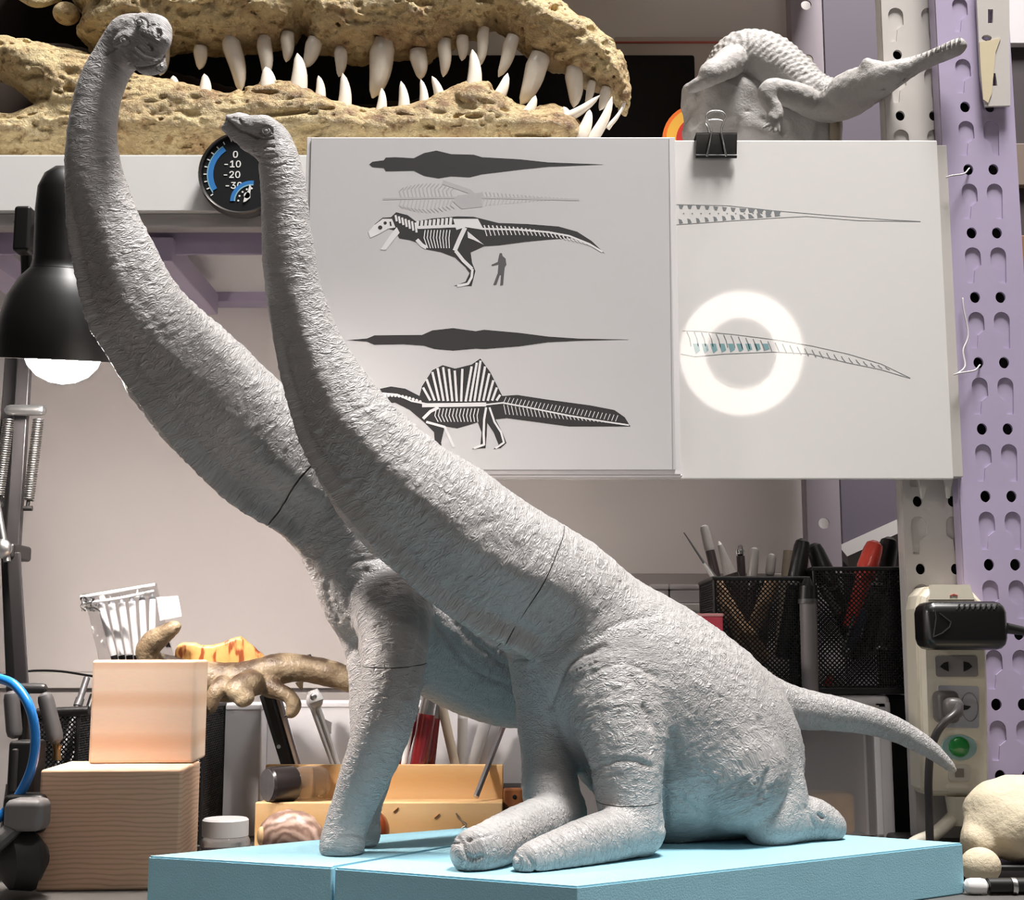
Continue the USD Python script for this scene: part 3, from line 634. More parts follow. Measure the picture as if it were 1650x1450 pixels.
UP = [(323, 84, 321, 112, 23), (374, 78, 387, 149, 31), (426, 76, 428, 128, 25), (463, 64, 461, 100, 23), (505, 74, 491, 109, 27), (549, 88, 546, 124, 22), (615, 88, 600, 158, 41), (674, 92, 677, 128, 29), (716, 78, 714, 124, 23), (745, 68, 744, 98, 21), (778, 60, 771, 108, 20), (822, 74, 803, 124, 24), (864, 108, 839, 169, 36), (925, 124, 924, 173, 30), (952, 140, 944, 168, 15), (975, 150, 966, 178, 18), (1004, 170, 996, 186, 7), (262, 86, 258, 122, 24)]
LO = [(279, 146, 279, 122, 21), (330, 150, 329, 119, 22), (432, 144, 428, 108, 30), (480, 146, 479, 86, 30), (516, 156, 513, 122, 18), (554, 176, 552, 118, 24), (612, 184, 615, 142, 19), (650, 182, 646, 131, 21), (683, 170, 678, 128, 17), (710, 162, 696, 123, 19), (762, 146, 761, 80, 27), (798, 162, 818, 118, 22), (846, 186, 863, 154, 20), (915, 194, 908, 172, 19), (905, 190, 966, 154, 18), (938, 214, 950, 176, 22), (958, 216, 986, 156, 19), (985, 196, 1003, 172, 8)]
def socketed(m, bases, grow):
    """brown staining and a raised collar of bone round each tooth socket"""
    v = np.asarray(m.vertices); P = pix(v); B_ = np.array([(r[0], r[1] + grow[1], r[4]) for r in bases], float); dd = np.full(len(v), 1e9); near = np.zeros(len(v))
    for x, y, w in B_:
        q = np.hypot((P[:, 0] - x) / (w * .9), (P[:, 1] - y) / (w * .8)); near = np.maximum(near, np.exp(-q ** 2)); dd = np.minimum(dd, q)
    m.metadata['prim'] = dict(stain=np.clip(near * 1.2 * meshkit.noise(v / .006, 4), 0, .85)); m.vertices = v + (near * grow[0])[:, None] * vnormals(m) * (v[:, 1] < YK)[:, None]
    return m
SK.part('upper_jaw', socketed(inflate(upper, YK, 74, 70, pits=.0046, pit_len=.0064, grain=.008, seed=1, stretch=(.75, 1, 1)), UP, (.0016, -14)), m_bone, True)
SK.part('lower_jaw', socketed(inflate(lower, YK - .006, 62, 58, pits=.0044, pit_len=.0058, grain=.008, holes=[fen], seed=2, stretch=(.5, 1, .9)), LO, (.0018, 6)), m_bone, True)
for r in UP: SK.part('tooth', tooth(*r, curve=-.05), m_tooth, True)
for r in LO: SK.part('tooth', tooth(r[0], r[1] + 3, *r[2:], y=YK - .020, curve=.05), m_tooth, True)
SK.done()

# ------------------------------------------------------------------ gharial sculpture
GY = 0.972
m_clay = M('grey_clay', (154, 150, 147), 0.6, var=.04, vscale=60, bump=.0006, bscale=500)
GH = Thing('gharial_sculpture', 'pale grey sculpture of a long-snouted gharial lying on a rock', 'sculpture')
rock = inflate([(1100, 165), (1103, 148), (1118, 138), (1150, 120), (1180, 112), (1230, 150), (1300, 175), (1345, 186), (1352, 262), (1095, 262), (1102, 215), (1108, 190)], GY + .01, 70, 46, h=.0016, pits=.004, pit_len=.018, grain=.012, seed=5)
GH.part('rock', rock, m_clay, True)
fg = Field([at(1090, 200, GY)[0] - .01, GY - .125, at(1100, 262, GY)[2]], [at(1570, 200, .94)[0] + .01, GY + .06, at(1300, 40, GY)[2] + .01], .0010)
g_body = Chain([(1160, 112, GY - .0, 22), (1190, 92, GY - .004, 36), (1230, 100, GY - .010, 44), (1270, 126, GY - .016, 40), (1300, 150, GY - .022, 35), (1335, 162, GY - .028, 30), (1365, 160, GY - .045, 26), (1395, 144, GY - .066, 22)], k=.006)
g_head = Chain([(1365, 151, GY - .050, 32), (1400, 137, GY - .070, 28), (1432, 123, GY - .089, 20), (1465, 109, GY - .095, 12.5), (1505, 92, GY - .103, 9.5), (1535, 79, GY - .108, 9), (1548, 73, GY - .110, 7)], k=.003)
g_leg = Chain([(1300, 160, GY - .040, 18), (1268, 150, GY - .050, 17), (1240, 143, GY - .058, 12), (1238, 160, GY - .058, 10), (1250, 180, GY - .058, 8), (1246, 195, GY - .058, 9)], k=.003)
g_hind = Chain([(1180, 98, GY - .02, 24), (1160, 110, GY - .040, 18), (1145, 118, GY - .050, 15), (1135, 130, GY - .05, 8), (1112, 142, GY - .045, 6)], k=.003)
g_throat = Chain([(1330, 172, GY - .028, 22), (1370, 168, GY - .048, 17), (1405, 150, GY - .062, 12)], k=.004)
for c in (g_body, g_head, g_leg, g_hind, g_throat): c.add(fg)
for a, b in (((1246, 195), (1230, 206)), ((1248, 196), (1238, 214)), ((1250, 196), (1248, 218)), ((1252, 194), (1256, 214)), ((1112, 142), (1106, 140)), ((1114, 143), (1110, 148))):
    dy = GY - .06 if a[0] > 1200 else GY - .046
    fg.capsule(at(*a, dy), at(*b, dy), .0016, .0011, .001)
fg.capsule(at(1398, 104, GY - .080), at(1410, 107, GY - .085), .0044, .0034, .005)
fg.capsule(at(1392, 110, GY - .060), at(1402, 110, GY - .064), .0040, .0030, .004)
fg.capsule(at(1392, 158, GY - .082), at(1540, 86, GY - .1125), .0010, .0007, .001, cut=True)
p = at(1402, 103, GY - .0845); fg.capsule(p, p + [0.002, 0, 0], .0022, .0018, .001)
mg = fg.mesh(); vg = np.asarray(mg.vertices); ng = vnormals(mg); d, co, rr = g_body.locate(vg)
ang = np.arctan2(co[:, 1], -co[:, 2]); top = (co[:, 1] < rr * .35) & (d < .003)
sc = np.cos(co[:, 0] * 2 * np.pi / .0044) * np.cos((ang + .15) * 9.0); mg.vertices = vg + (np.where(top, .0007 * np.clip(sc, -.4, 1), 0) + (meshkit.noise(vg / .004, 3) - .5) * .0009)[:, None] * ng
GH.part('gharial', mg, m_clay, True)
for k in range(13):
    u = k / 12; c = at(1440 + u * 106, 113 - u * 44, GY - .0930 - u * .0255); c2 = c + [0.0004, -.0006, .0042 - .001 * u]
    GH.part('tooth', tube([c, (c + c2) / 2, c2], [.0010, .0008, .0003], 6), m_clay, True)
for k in range(7):
    c = at(1500 + k * 7.5, 89 - k * 3.4, GY - .1075 - k * .0014); GH.part('tooth', tube([c + [0, .004, -.002], c + [0, 0, .0005], c + [.0006, -.0006, .004]], [.0010, .0010, .0003], 6), m_clay, True)
c = at(1350, 208, GY - .02); GH.part('support_peg', rod(at(1346, 182, GY - .02), at(1346, 232, GY - .02), .0042), M('peg', (150, 138, 120), .6))
GH.done()

# ------------------------------------------------------------------ slotted uprights
def slot_poly(cx, cz, w, h, mirror):
    a = np.linspace(0, np.pi, 9); pts = [(w * .5 * np.cos(t), h * .28 + w * .5 * np.sin(t)) for t in a]
    pts += [(-w * .5, 0), (-w * .08, -h * .14), (w * .02, -h * .5), (w * .42, -h * .5)]
    P = Polygon(pts).buffer(-w * .05).buffer(w * .05)
    if mirror: P = affinity.scale(P, -1, 1, origin=(0, 0))
    return affinity.translate(P, cx, cz)
def upright(name, label, pxl, pxr, pyref, Y, hole_px, pitch_px, cols, mat, hole_r, slot, flange_left=True):
    x0, x1 = at(pxl, pyref, Y)[0], at(pxr, pyref, Y)[0]; s = mpp(pxl, pyref, Y); z0, z1 = ZD, 1.50
    front, back = sbox(x0, z0, x1, z1), sbox(x0 + .001, z0, x1 - .001, z1); zh = at(pxl, hole_px, Y)[2]; pz = pitch_px * s
    cut, cut2 = [], []
    for k in range(-9, 12):
        z = zh + k * pz
        for j, c in enumerate(cols):
            x = x0 + (x1 - x0) * c
            if z0 + .01 < z < z1 - .01: h = affinity.scale(Point(x, z).buffer(hole_r, 12), 1, 1.15); cut.append(h); cut2.append(h)
            zz = z + pz * .5
            if z0 + .02 < zz < z1 - .02: cut.append(slot_poly(x, zz, slot[0], slot[1], j == 0))
    t = Thing(name, label, 'upright')
    t.part('front_web', prism(front.difference(unary_union(cut)), Y, Y + .0012), mat)
    t.part('inner_web', prism(back.difference(unary_union(cut2)), Y + .0013, Y + .0024), mat)
    t.part('inner_liner', span((x0 + .002, Y + .012, z0), (x1 - .002, Y + .013, z1), .0004), m_blackm)
    fx = x0 if flange_left else x1 - .0016
    t.part('flange', span((fx, Y + .0025, z0), (fx + .0016, Y + .0155, z1), .0004), mat)
    t.done()
upright('slotted_upright', 'ivory slotted steel upright behind the power strip, left of the lilac one', 1424, 1527, 100, .897, 88, 103.5, (.22, .74), m_post, .0031, (.0105, .0255))
upright('slotted_upright', 'lilac slotted steel upright at the right edge, the white board wired to it', 1521, 1640, 272, .880, 273, 106.0, (.33, .67), m_lilac, .0033, (.0105, .0250))
tg = Thing('bracket', 'short ivory metal bracket with yellowed tape, high on the lilac upright', 'bracket')
P = poly_at([(1572, -40), (1626, -40), (1628, 170), (1588, 171), (1580, 120)], .874)
for q in ([(1592, 15), (1600, 15), (1600, 37), (1592, 37)], [(1598, 118), (1604, 118), (1607, 138), (1598, 138)]): P = P.difference(poly_at(q, .874))
P = P.difference(affinity.scale(Point(xz(1590, 61, .874)).buffer(.0024), 1.4, .9))
tg.part('plate', prism(P, .874, .8765), m_post)
tg.part('tape', prism(poly_at([(1578, 68), (1612, 62), (1604, 84), (1598, 150), (1592, 166), (1584, 160), (1580, 110)], .8736), .8733, .8741), M('old_tape', (204, 190, 160), .45))
tg.done()

# ------------------------------------------------------------------ dial, board, printed sheet
TY = 0.918
dial = Thing('thermometer', 'round black wall thermometer with a blue arc, half hidden by a model head', 'thermometer')
tc = at(393, 285, TY); tr = 70 * mpp(393, 285, TY)
dial.part('case', lathe([(0, -.004), (tr * .96, -.004), (tr, 0), (tr, .006), (tr * .96, .009), (tr * .92, .0085), (tr * .90, .006), (0, .006)], tc + [0, .0, 0], 64, (0, -1, 0)), m_black)
dial.part('bezel', lathe([(tr * .94, .0088), (tr * .965, .0098), (tr * .99, .0088), (tr * .94, .0088)], tc, 64, (0, -1, 0)), M('dark_chrome', (110, 105, 100), .25, .9))
m_face = M('dial_face', (12, 14, 18), 0.45); m_print = M('dial_white', (225, 225, 222), .6); m_blue = M('dial_blue', (45, 120, 190), .5); m_sky = M('dial_sky', (130, 175, 190), .5)
yf = tc[1] - .0062
dial.part('face', lathe([(0, .0061), (tr * .895, .0061), (tr * .895, .0064), (0, .0064)], tc, 48, (0, -1, 0)), m_face)
def arc_poly(c, r0, r1, a0, a1, n=24):
    t = np.radians(np.linspace(a0, a1, n)); return Polygon([(c[0] + r1 * np.cos(q), c[1] + r1 * np.sin(q)) for q in t] + [(c[0] + r0 * np.cos(q), c[1] + r0 * np.sin(q)) for q in t[::-1]])
c2 = (tc[0], tc[2]); s_ = mpp(393, 285, TY)
dial.part('blue_arc', prism(arc_poly(c2, tr * .66, tr * .78, 125, 212), yf - .0006, yf), m_blue)
dial.part('arc_line', prism(arc_poly(c2, tr * .78, tr * .805, 125, 215), yf - .0006, yf), m_sky)
dial.part('tick', cat([prism(affinity.rotate(sbox(c2[0] + tr * .81, c2[1] - tr * .014, c2[0] + tr * .88, c2[1] + tr * .014), a, origin=c2), yf - .0006, yf) for a in range(-35, 220, 12)]), m_print)
def letters(txt, px, py, h_px, Y, bold=True):
    s = mpp(px, py, Y); m = meshkit.text_mesh(txt, h_px * s, .0004, bold); m.apply_transform(np.array([[1, 0, 0, 0], [0, 0, -1, 0], [0, 1, 0, 0], [0, 0, 0, 1.0]])); return move(m, at(px, py, Y) + [0, .0002, 0])
ty = yf - .0003
for txt, px, py in (('0', 374, 254), ('-10', 359, 269.5), ('-20', 358, 286.5), ('-30', 361, 304), ('10', 418, 258), ('20', 436, 270)):
    dial.part('numeral', letters(txt, px, py, 11.0, ty), m_print, False)
sub = xz(408, 329, TY)
dial.part('small_arc', prism(arc_poly(sub, 28 * s_, 34 * s_, 85, 180), yf - .0006, yf), m_blue)
dial.part('small_arc_line', prism(arc_poly(sub, 26 * s_, 28 * s_, 85, 180), yf - .0006, yf), m_sky)
dial.part('small_tick', cat([prism(Point(sub[0] + 21 * s_ * math.cos(math.radians(a)), sub[1] + 21 * s_ * math.sin(math.radians(a))).buffer(1.6 * s_), yf - .0006, yf) for a in range(90, 185, 22)]), m_print)
dial.part('pointer', cat(prism(poly_at([(395, 331), (397, 322), (403, 312), (405, 303), (408, 306), (406, 316), (406, 324), (399, 330)], TY), yf - .001, yf), prism(Point(xz(401, 320, TY)).buffer(5 * s_), yf - .001, yf)), m_print)
dial.done()

# white board
board = Thing('white_board', 'large glossy white board with faint printed tails, hung in front of the shelf', 'board')
m_gloss = M('glossy_board', (222, 219, 217), 0.45, coat=1.0); b0, b1 = at(520, 772, YB), at(1515, 226, YB)
bx1 = at(1537, 772, YB)[0]
board.part('panel', span((b0[0], YB, b0[2]), (bx1, YB + .004, b1[2]), .0008), m_gloss)
m_grey = M('faded_ink', (120, 124, 126), .6, coat=1.0); m_teal = M('teal_ink', (120, 160, 165), .6, coat=1.0)
def print_at(polys, Y, t=.00008):
    P = unary_union([poly_at(p, Y) if not hasattr(p, 'area') else p for p in polys]); return prism(P, Y - t, Y)
def stroke(pts, w_px, Y):
    return LineString([xz(a, b, Y) for a, b in pts]).buffer(w_px * .5 * mpp(*pts[0], Y), cap_style=2, quad_segs=2)
def c3(x, y): return (1100 + x / 3, y / 3)
def c6(x, y): return (1100 + x / 3, 483 + y / 3)
g = [stroke([c3(-60, 988), c3(220, 994), c3(440, 1018), c3(700, 1040), c3(1000, 1062), c3(1150, 1070)], .8, YB), stroke([c3(-60, 1088), c3(200, 1070), c3(440, 1054), c3(600, 1046), c3(850, 1066), c3(1150, 1071)], .8, YB)]
for k in range(12):
    x = -20 + k * 42; top = 990 + max(0, x - 50) * .07; bot = 1082 - max(0, x) * .08; w = 24 if x < 250 else 34
    g += [poly_at([c3(x, top), c3(x + w, top + 3), c3(x + w * .7, top + 20), c3(x + 6, top + 18)], YB), poly_at([c3(x, bot - 24), c3(x + 14, bot - 20), c3(x + w * .9, bot - 4), c3(x + 4, bot)], YB), Point(xz(*c3(x + 25, 1032), YB)).buffer(1.0 * s_)]
board.part('tail_print', print_at(g, YB), m_grey, False)
g = [stroke([c6(0, 150), c6(80, 152), c6(250, 168), c6(440, 192), c6(620, 222), c6(800, 262), c6(960, 310), c6(1100, 378)], .9, YB), stroke([c6(-10, 262), c6(60, 275), c6(200, 262), c6(440, 252), c6(620, 262), c6(800, 305), c6(960, 338), c6(1100, 380)], .9, YB)]
for k in range(28):
    u = k / 27; x = 20 + u * 960; y = 180 + 150 * u ** 1.5; h = 60 * (1 - u) + 16
    g.append(stroke([c6(x, y - h * .35), c6(x + 14 - 8 * u, y + h * .1), c6(x + 20, y + h * .6)], 1.3, YB))
board.part('tail_print', print_at(g, YB), m_grey, False)
g = []
for k in range(9):
    x = 50 + k * 42; g.append(poly_at([c6(x, 212), c6(x + 26, 212), c6(x + 34, 245 - k), c6(x + 14, 262 - k * 2)], YB))
board.part('chevron_print', print_at(g, YB), m_teal, False)
board.part('edge_strip', span((bx1 + .0002, YB + .004, b0[2] + .002), (bx1 + .0075, YB + .016, b1[2] - .002), .0005), m_post)
for px in (1487, 1528):
    h = at(px, 772, YB + .01); board.part('hook', cat(prism(poly_at([(px - 8, 770), (px + 6, 770), (px + 1, 803), (px - 3, 803)], YB + .012), YB + .010, YB + .0125)), m_post)
board.done()

# printed sheet in a sleeve
YP = 0.860
m_sheet = M('printed_sheet', (190, 188, 189), 0.6, var=.02, vscale=8); m_sleeve = M('clear_sleeve_edge', (218, 215, 216), .25)
sheet = Thing('printed_sheet', 'grey printed sheet of dinosaur skeletons in a clear sleeve, left half of the white board', 'sheet')
p0, p1 = at(500, 757, YP), at(1079, 222, YP)
p0[0] = at(494, 222, YP)[0]
sheet.part('sheet', span((p0[0] + .003, YP, p0[2]), (p1[0], YP + .0012, p1[2]), .0003), m_sheet)
sheet.part('sleeve', span((p0[0], YP + .0013, at(900, 764, YP)[2]), (at(1088, 222, YP)[0], YP + .0025, at(900, 220, YP)[2]), .0004), m_sleeve)
sheet.part('sleeve_spine', span((p0[0], YP + .0026, at(900, 768, YP)[2]), (at(1090, 222, YP)[0], YP + .0112, at(900, 762, YP)[2]), .0015), m_sleeve)
def d2(x, y): return (550 + x / 3, y / 3)
def d5(x, y): return (550 + x / 3, 483 + y / 3)
def L2(l): return [d2(*p) for p in l]
def L5(l): return [d5(*p) for p in l]
S1 = L2([(135, 795), (150, 782), (205, 775), (215, 762), (260, 760), (350, 765), (400, 740), (460, 728), (530, 745), (640, 748), (680, 760), (860, 770), (1000, 785), (1265, 795), (1000, 806), (880, 818), (680, 842), (620, 857), (530, 852), (470, 862), (400, 850), (350, 825), (215, 828), (205, 812), (150, 808)])
S2 = L5([(30, 195), (125, 187), (160, 172), (390, 170), (440, 148), (540, 137), (650, 152), (690, 145), (860, 160), (1000, 178), (1150, 188), (1385, 192), (1150, 198), (1000, 205), (860, 225), (690, 238), (650, 236), (540, 246), (450, 238), (400, 222), (300, 215), (160, 218), (125, 203)])
TREX = L2([(160, 1085), (200, 1052), (240, 1050), (265, 1026), (320, 1040), (360, 1070), (440, 1056), (560, 1046), (640, 1048), (760, 1078), (900, 1083), (1050, 1095), (1140, 1120), (1210, 1165), (1272, 1224), (1200, 1184), (1120, 1150), (1000, 1158), (880, 1170), (760, 1186), (690, 1190), (625, 1220), (632, 1270), (648, 1310), (630, 1382), (545, 1382), (600, 1362), (620, 1320), (600, 1292), (550, 1245), (480, 1218), (410, 1205), (365, 1172), (330, 1160), (280, 1152), (262, 1115)])
SPINO = L5([(120, 462), (165, 435), (240, 419), (310, 430), (378, 465), (390, 418), (440, 340), (490, 316), (550, 333), (630, 313), (672, 284), (720, 350), (778, 465), (850, 460), (1000, 483), (1200, 510), (1320, 533), (1370, 568), (1397, 612), (1280, 612), (1100, 612), (950, 592), (800, 572), (745, 578), (778, 640), (798, 692), (770, 717), (735, 722), (760, 700), (736, 640), (705, 595), (703, 650), (697, 717), (630, 722), (672, 705), (678, 640), (660, 592), (560, 622), (500, 612), (482, 690), (487, 722), (455, 722), (448, 640), (400, 592), (330, 532), (260, 497), (200, 502), (175, 532), (160, 500), (185, 488), (140, 490)])
sheet.part('skeleton_print', print_at([S1, S2, TREX, SPINO], YP), m_ink, False, label='black printed silhouettes')
m_bprint = M('print_white', (216, 214, 215), .7)
w = [L2([(130, 1122), (160, 1088), (200, 1058), (245, 1058), (262, 1100), (225, 1106), (180, 1132), (140, 1150)]), L2([(268, 1098), (282, 1125), (215, 1208), (190, 1206), (240, 1132)]), L2([(540, 1058), (660, 1058), (690, 1112), (600, 1098), (556, 1112)]), L2([(610, 1118), (690, 1184), (640, 1160), (612, 1150)])]
w += [stroke(L2([(598, 1100), (570, 1160), (548, 1212)]), 7, YP), stroke(L2([(552, 1212), (590, 1260), (632, 1300)]), 5.5, YP), stroke(L2([(634, 1300), (630, 1340), (612, 1372), (560, 1382)]), 4, YP), stroke(L2([(365, 1158), (390, 1185), (412, 1198)]), 6, YP)]
for k in range(7): w.append(stroke(L2([(262 + k * 16, 1040 + k * 6), (268 + k * 16, 1070 + k * 9)]), 3.4, YP))
for k in range(9): w.append(stroke(L2([(370 + k * 20, 1068 - k * 2), (366 + k * 20, 1104 - k * 1)]), 4.4, YP))
for k in range(9): w.append(stroke(L2([(405 + k * 15, 1112), (400 + k * 15, 1150), (418 + k * 13, 1200)]), 1.6, YP))
w.append(stroke(L2([(370, 1100), (560, 1092)]), 5, YP))
for k in range(26):
    u = k / 25; x = 690 + u * 500; y = 1108 + 80 * u ** 2.2 - 6 * u; h = 34 * (1 - u) + 5
    w += [stroke(L2([(x, y - h * .5), (x + 6, y - h * .1)]), 2.2, YP), stroke(L2([(x + 4, y), (x + 14, y + h * .85)]), 1.6, YP)]
w.append(stroke(L2([(680, 1106), (850, 1110), (1000, 1122), (1100, 1140), (1200, 1180), (1262, 1218)]), 3.0, YP))
# sailed one
top = [(395, 420), (412, 380), (440, 345), (465, 326), (492, 322), (520, 330), (548, 338), (585, 330), (630, 318), (655, 300), (673, 290), (695, 318), (715, 352), (735, 385), (752, 420), (768, 455)]
for k, (x, y) in enumerate(top):
    u = k / (len(top) - 1); bx = 400 + u * 350 + 30 * (1 - u); w.append(stroke(L5([(x, y + 4), (bx, 492 - 10 * abs(u - .5))]), 3.8, YP))
w.append(stroke(L5([(140, 470), (200, 452), (270, 458), (340, 490), (420, 505), (560, 508), (690, 508), (780, 498), (900, 520), (1100, 560), (1280, 590), (1390, 606)]), 2.6, YP))
w.append(stroke(L5([(390, 510), (560, 508), (700, 506)]), 6.5, YP))
for k in range(14): w.append(Point(xz(*d5(160 + k * 17, 462 + .9 * max(0, k - 5) ** 1.7), YP)).buffer(2.3 * s_))
for k in range(13): w.append(stroke(L5([(460 + k * 17, 525), (452 + k * 17, 560), (468 + k * 16, 590)]), 1.5, YP))
w += [stroke(L5([(395, 575), (430, 540), (470, 520)]), 5, YP), stroke(L5([(410, 590), (500, 615), (545, 712)]), 4, YP), stroke(L5([(700, 520), (690, 580), (688, 650), (690, 700), (640, 718)]), 3.6, YP), stroke(L5([(716, 520), (740, 590), (772, 640), (786, 690), (745, 718)]), 3.2, YP)]
for k in range(30):
    u = k / 29; x = 785 + u * 540; y = 500 + 92 * u; w += [stroke(L5([(x + 12, y - 30 - 4 * u), (x, y - 4)]), 1.1, YP), stroke(L5([(x, y + 6), (x + 10, y + 48 * (1 - u) + 6)]), 1.2, YP)]
sheet.part('bone_print', print_at(w, YP, .00015), m_bprint, False, label='white printed bones')
eyeh = [Point(xz(*d2(188, 1100), YP)).buffer(3.2 * s_), Point(xz(*d2(212, 1078), YP)).buffer(2.4 * s_), stroke(L2([(236, 1072), (240, 1092)]), 2.4, YP)]
sheet.part('eye_print', prism(unary_union(eyeh), YP - .0002, YP), m_ink, False)
man1 = L2([(762, 1236), (766, 1224), (776, 1224), (780, 1238), (794, 1250), (798, 1280), (790, 1292), (786, 1330), (782, 1378), (768, 1380), (772, 1330), (766, 1330), (750, 1376), (734, 1378), (756, 1320), (760, 1278), (728, 1286), (726, 1280), (756, 1266)])
man2 = L5([(272, 575), (278, 562), (288, 566), (290, 580), (304, 592), (306, 612), (296, 640), (296, 662), (280, 650), (255, 622), (266, 600)])
for mn in (man1, man2): sheet.part('figure_print', print_at([mn], YP), M('print_grey', (82, 80, 82), .7), False, label='small grey printed human figure')
gk = [stroke(L2([(200, 962), (500, 955), (680, 955), (1150, 966)]), 3, YP), stroke(L2([(490, 880), (620, 925), (660, 960)]), 7, YP)]
for k in range(14): gk += [stroke(L2([(290 + k * 19, 955), (280 + k * 19, 925 - 18 * math.sin(k / 13 * math.pi)), (300 + k * 19, 905 - 20 * math.sin(k / 13 * math.pi))]), 1.6, YP), stroke(L2([(290 + k * 19, 965), (280 + k * 19, 992 + 18 * math.sin(k / 13 * math.pi)), (300 + k * 19, 1008 + 20 * math.sin(k / 13 * math.pi))]), 1.6, YP)]
for k in range(22):
    h = 34 * (1 - k / 22); gk.append(stroke(L2([(680 + k * 19, 960 - h), (690 + k * 19, 960), (680 + k * 19, 960 + h)]), 1.5, YP))
gk.append(poly_at(L2([(560, 945), (680, 930), (680, 1000), (580, 1010), (540, 975)]), YP))
sheet.part('ghost_print', print_at(gk, YP), M('print_pale', (172, 170, 172), .7), False, label='pale printed skeleton seen from above')
sheet.part('frame_rule', cat(prism(unary_union([stroke([(1078, 224), (1084, 755)], 1, YP - .0001)]), YP - .0002, YP)), M('rule_grey', (150, 148, 150), .7), False)
sheet.done()

# binder clip
clip = Thing('binder_clip', 'black binder clip with wire handles on the top edge of the white board', 'clip')
yc = YB - .003
prof = [(0, 0)]
k0, k1 = at(1121, 254, yc), at(1186, 218, yc)
Pc = Polygon([(yc + .0012, k0[2]), (yc - .0006, k0[2] + .0012), (yc - .0048, k1[2] - .001), (yc - .0046, k1[2]), (yc + .0116, k1[2]), (yc + .0118, k1[2] - .001), (yc + .0082, k0[2] + .0012), (yc + .0072, k0[2]), (yc + .0105, k1[2] - .0014), (yc - .0034, k1[2] - .0014)])
m = trimesh.creation.extrude_polygon(Pc.buffer(0), k1[0] - k0[0], engine='earcut'); m.apply_transform(np.array([[0, 0, 1, k0[0]], [1, 0, 0, 0], [0, 1, 0, 0], [0, 0, 0, 1.0]])); clip.part('body', m, M('clip_black', (22, 20, 20), .3, coat=.5))
clip.part('edge_roll', rod((k0[0], yc - .0006, k0[2] + .0008), (k1[0], yc - .0006, k0[2] + .0008), .0013), m_black)
def wire(offs, dy): return [at(x, y, yc + dy + o) for x, y, o in offs]
clip.part('handle', tube(spline(wire([(1139, 252, -.003), (1143, 232, -.0055), (1146, 214, -.006), (1143, 200, -.007), (1138, 189, -.008), (1143, 181, -.008), (1153, 179, -.008), (1164, 181, -.008), (1169, 189, -.008), (1164, 201, -.007), (1162, 214, -.006), (1166, 232, -.0055), (1170, 252, -.003)], 0), 6), .00075, 8), m_steel, True)
clip.part('handle', tube(spline(wire([(1144, 224, 0), (1140, 206, 0), (1137, 199, .001), (1140, 195, .001), (1152, 193, .001), (1163, 195, .001), (1166, 200, .001), (1163, 208, 0), (1160, 224, 0)], .012), 6), .0007, 8), m_steel, True)
clip.done()
for (ya, hx, hy, lab) in ((284, 1561, 272, 'upper thin white tie wire from the board edge to the lilac upright'), (602, 1578, 589, 'lower thin white tie wire with a loose loop, from board edge to lilac upright')):
    xa = 1518 + (ya - 228) * .04
    tw = Thing('tie_wire', lab, 'wire'); m_tw = M('tie_white', (205, 200, 200), .4)
    tw.part('strand', tube(spline([at(xa + 4, ya + 2, YB - .0012), at(xa + 14, ya - 1, YB - .003), at(hx - 8, hy + 8, .876), at(hx, hy, .8785), at(hx + 1, hy - 1, .8845)], 6), .0006, 6), m_tw, True)
    if ya > 500: tw.part('loop', tube(spline([at(xa + 10, ya, YB - .002), at(1555, 590, .872), at(1552, 565, .874), at(1560, 540, .8755), at(1553, 500, .876), at(1551, 480, .8765)], 6), .0006, 6), m_tw, True)
    tw.done()

# ------------------------------------------------------------------ desk lamp on the left
m_lampb = M('lamp_black', (16, 14, 14), .42, var=.2, vscale=50)
LYY = 0.768
lamp = Thing('desk_lamp', 'black spring-arm desk lamp with a lit bulb under its bell shade', 'lamp')
lc = at(93, 578, LYY); s = mpp(93, 578, LYY); ax = np.array([.045, -.20, 1.0])
outer = [(98, 0), (97, 30), (92, 62), (80, 100), (62, 130), (46, 146), (42, 160), (41, 240), (38, 275), (28, 297), (12, 309), (0, 311)]
inner = [(0, 290), (30, 270), (37, 240), (38, 160), (58, 126), (76, 98), (88, 60), (94, 2), (98, 0)]
lamp.part('shade', lathe([(r * s, z * s) for r, z in outer + inner], lc - [0, 0, 2 * s], 56, ax), m_lampb)
lamp.part('bulb', lathe([(r * s, z * s) for r, z in ((0, -44), (20, -41), (40, -31), (54, -16), (62, 4), (58, 40), (40, 70), (20, 95), (15, 120), (0, 122))], lc + [8 * s, 0, 3 * s], 40, ax), M('bulb_light', (255, 244, 236), emit=BULB_POWER))
k = at(37, 372, LYY + .02)
lamp.part('knuckle', cat(span(k + [-.004, -.006, -.014], k + [.006, .006, .014], .002), rod(k + [-.005, 0, .008], k + [.016, .01, .0], .003)), m_lampb)
lamp.part('head_post', rod(at(42, 395, LYY + .03), at(44, 460, LYY + .04), .0035), m_lampb)
m_bar = M('lamp_bar', (48, 46, 47), .35, .4); m_alu = M('aluminium', (190, 190, 190), .3, 1.0); m_spring = M('spring_steel', (150, 148, 145), .3, 1.0)
def flatbar(a, b, w, d, mat, name, lab=None):
    a, b = np.array(a), np.array(b); u = b - a; L = np.linalg.norm(u); m = rbox(w, d, L, .0008); m.apply_transform(trimesh.geometry.align_vectors([0, 0, 1], u / L)); lamp.part(name, move(m, (a + b) / 2), mat, label=lab)
YA = .86
flatbar(at(47, 470, YA), at(22, 880, YA - .005), .0085, .0050, m_bar, 'upper_arm')
flatbar(at(26, 480, YA + .014), at(-2, 900, YA + .014), .0085, .0045, m_bar, 'upper_arm')
flatbar(at(22, 890, YA - .012), at(47, 1290, YA), .0075, .0050, m_bar, 'lower_arm')
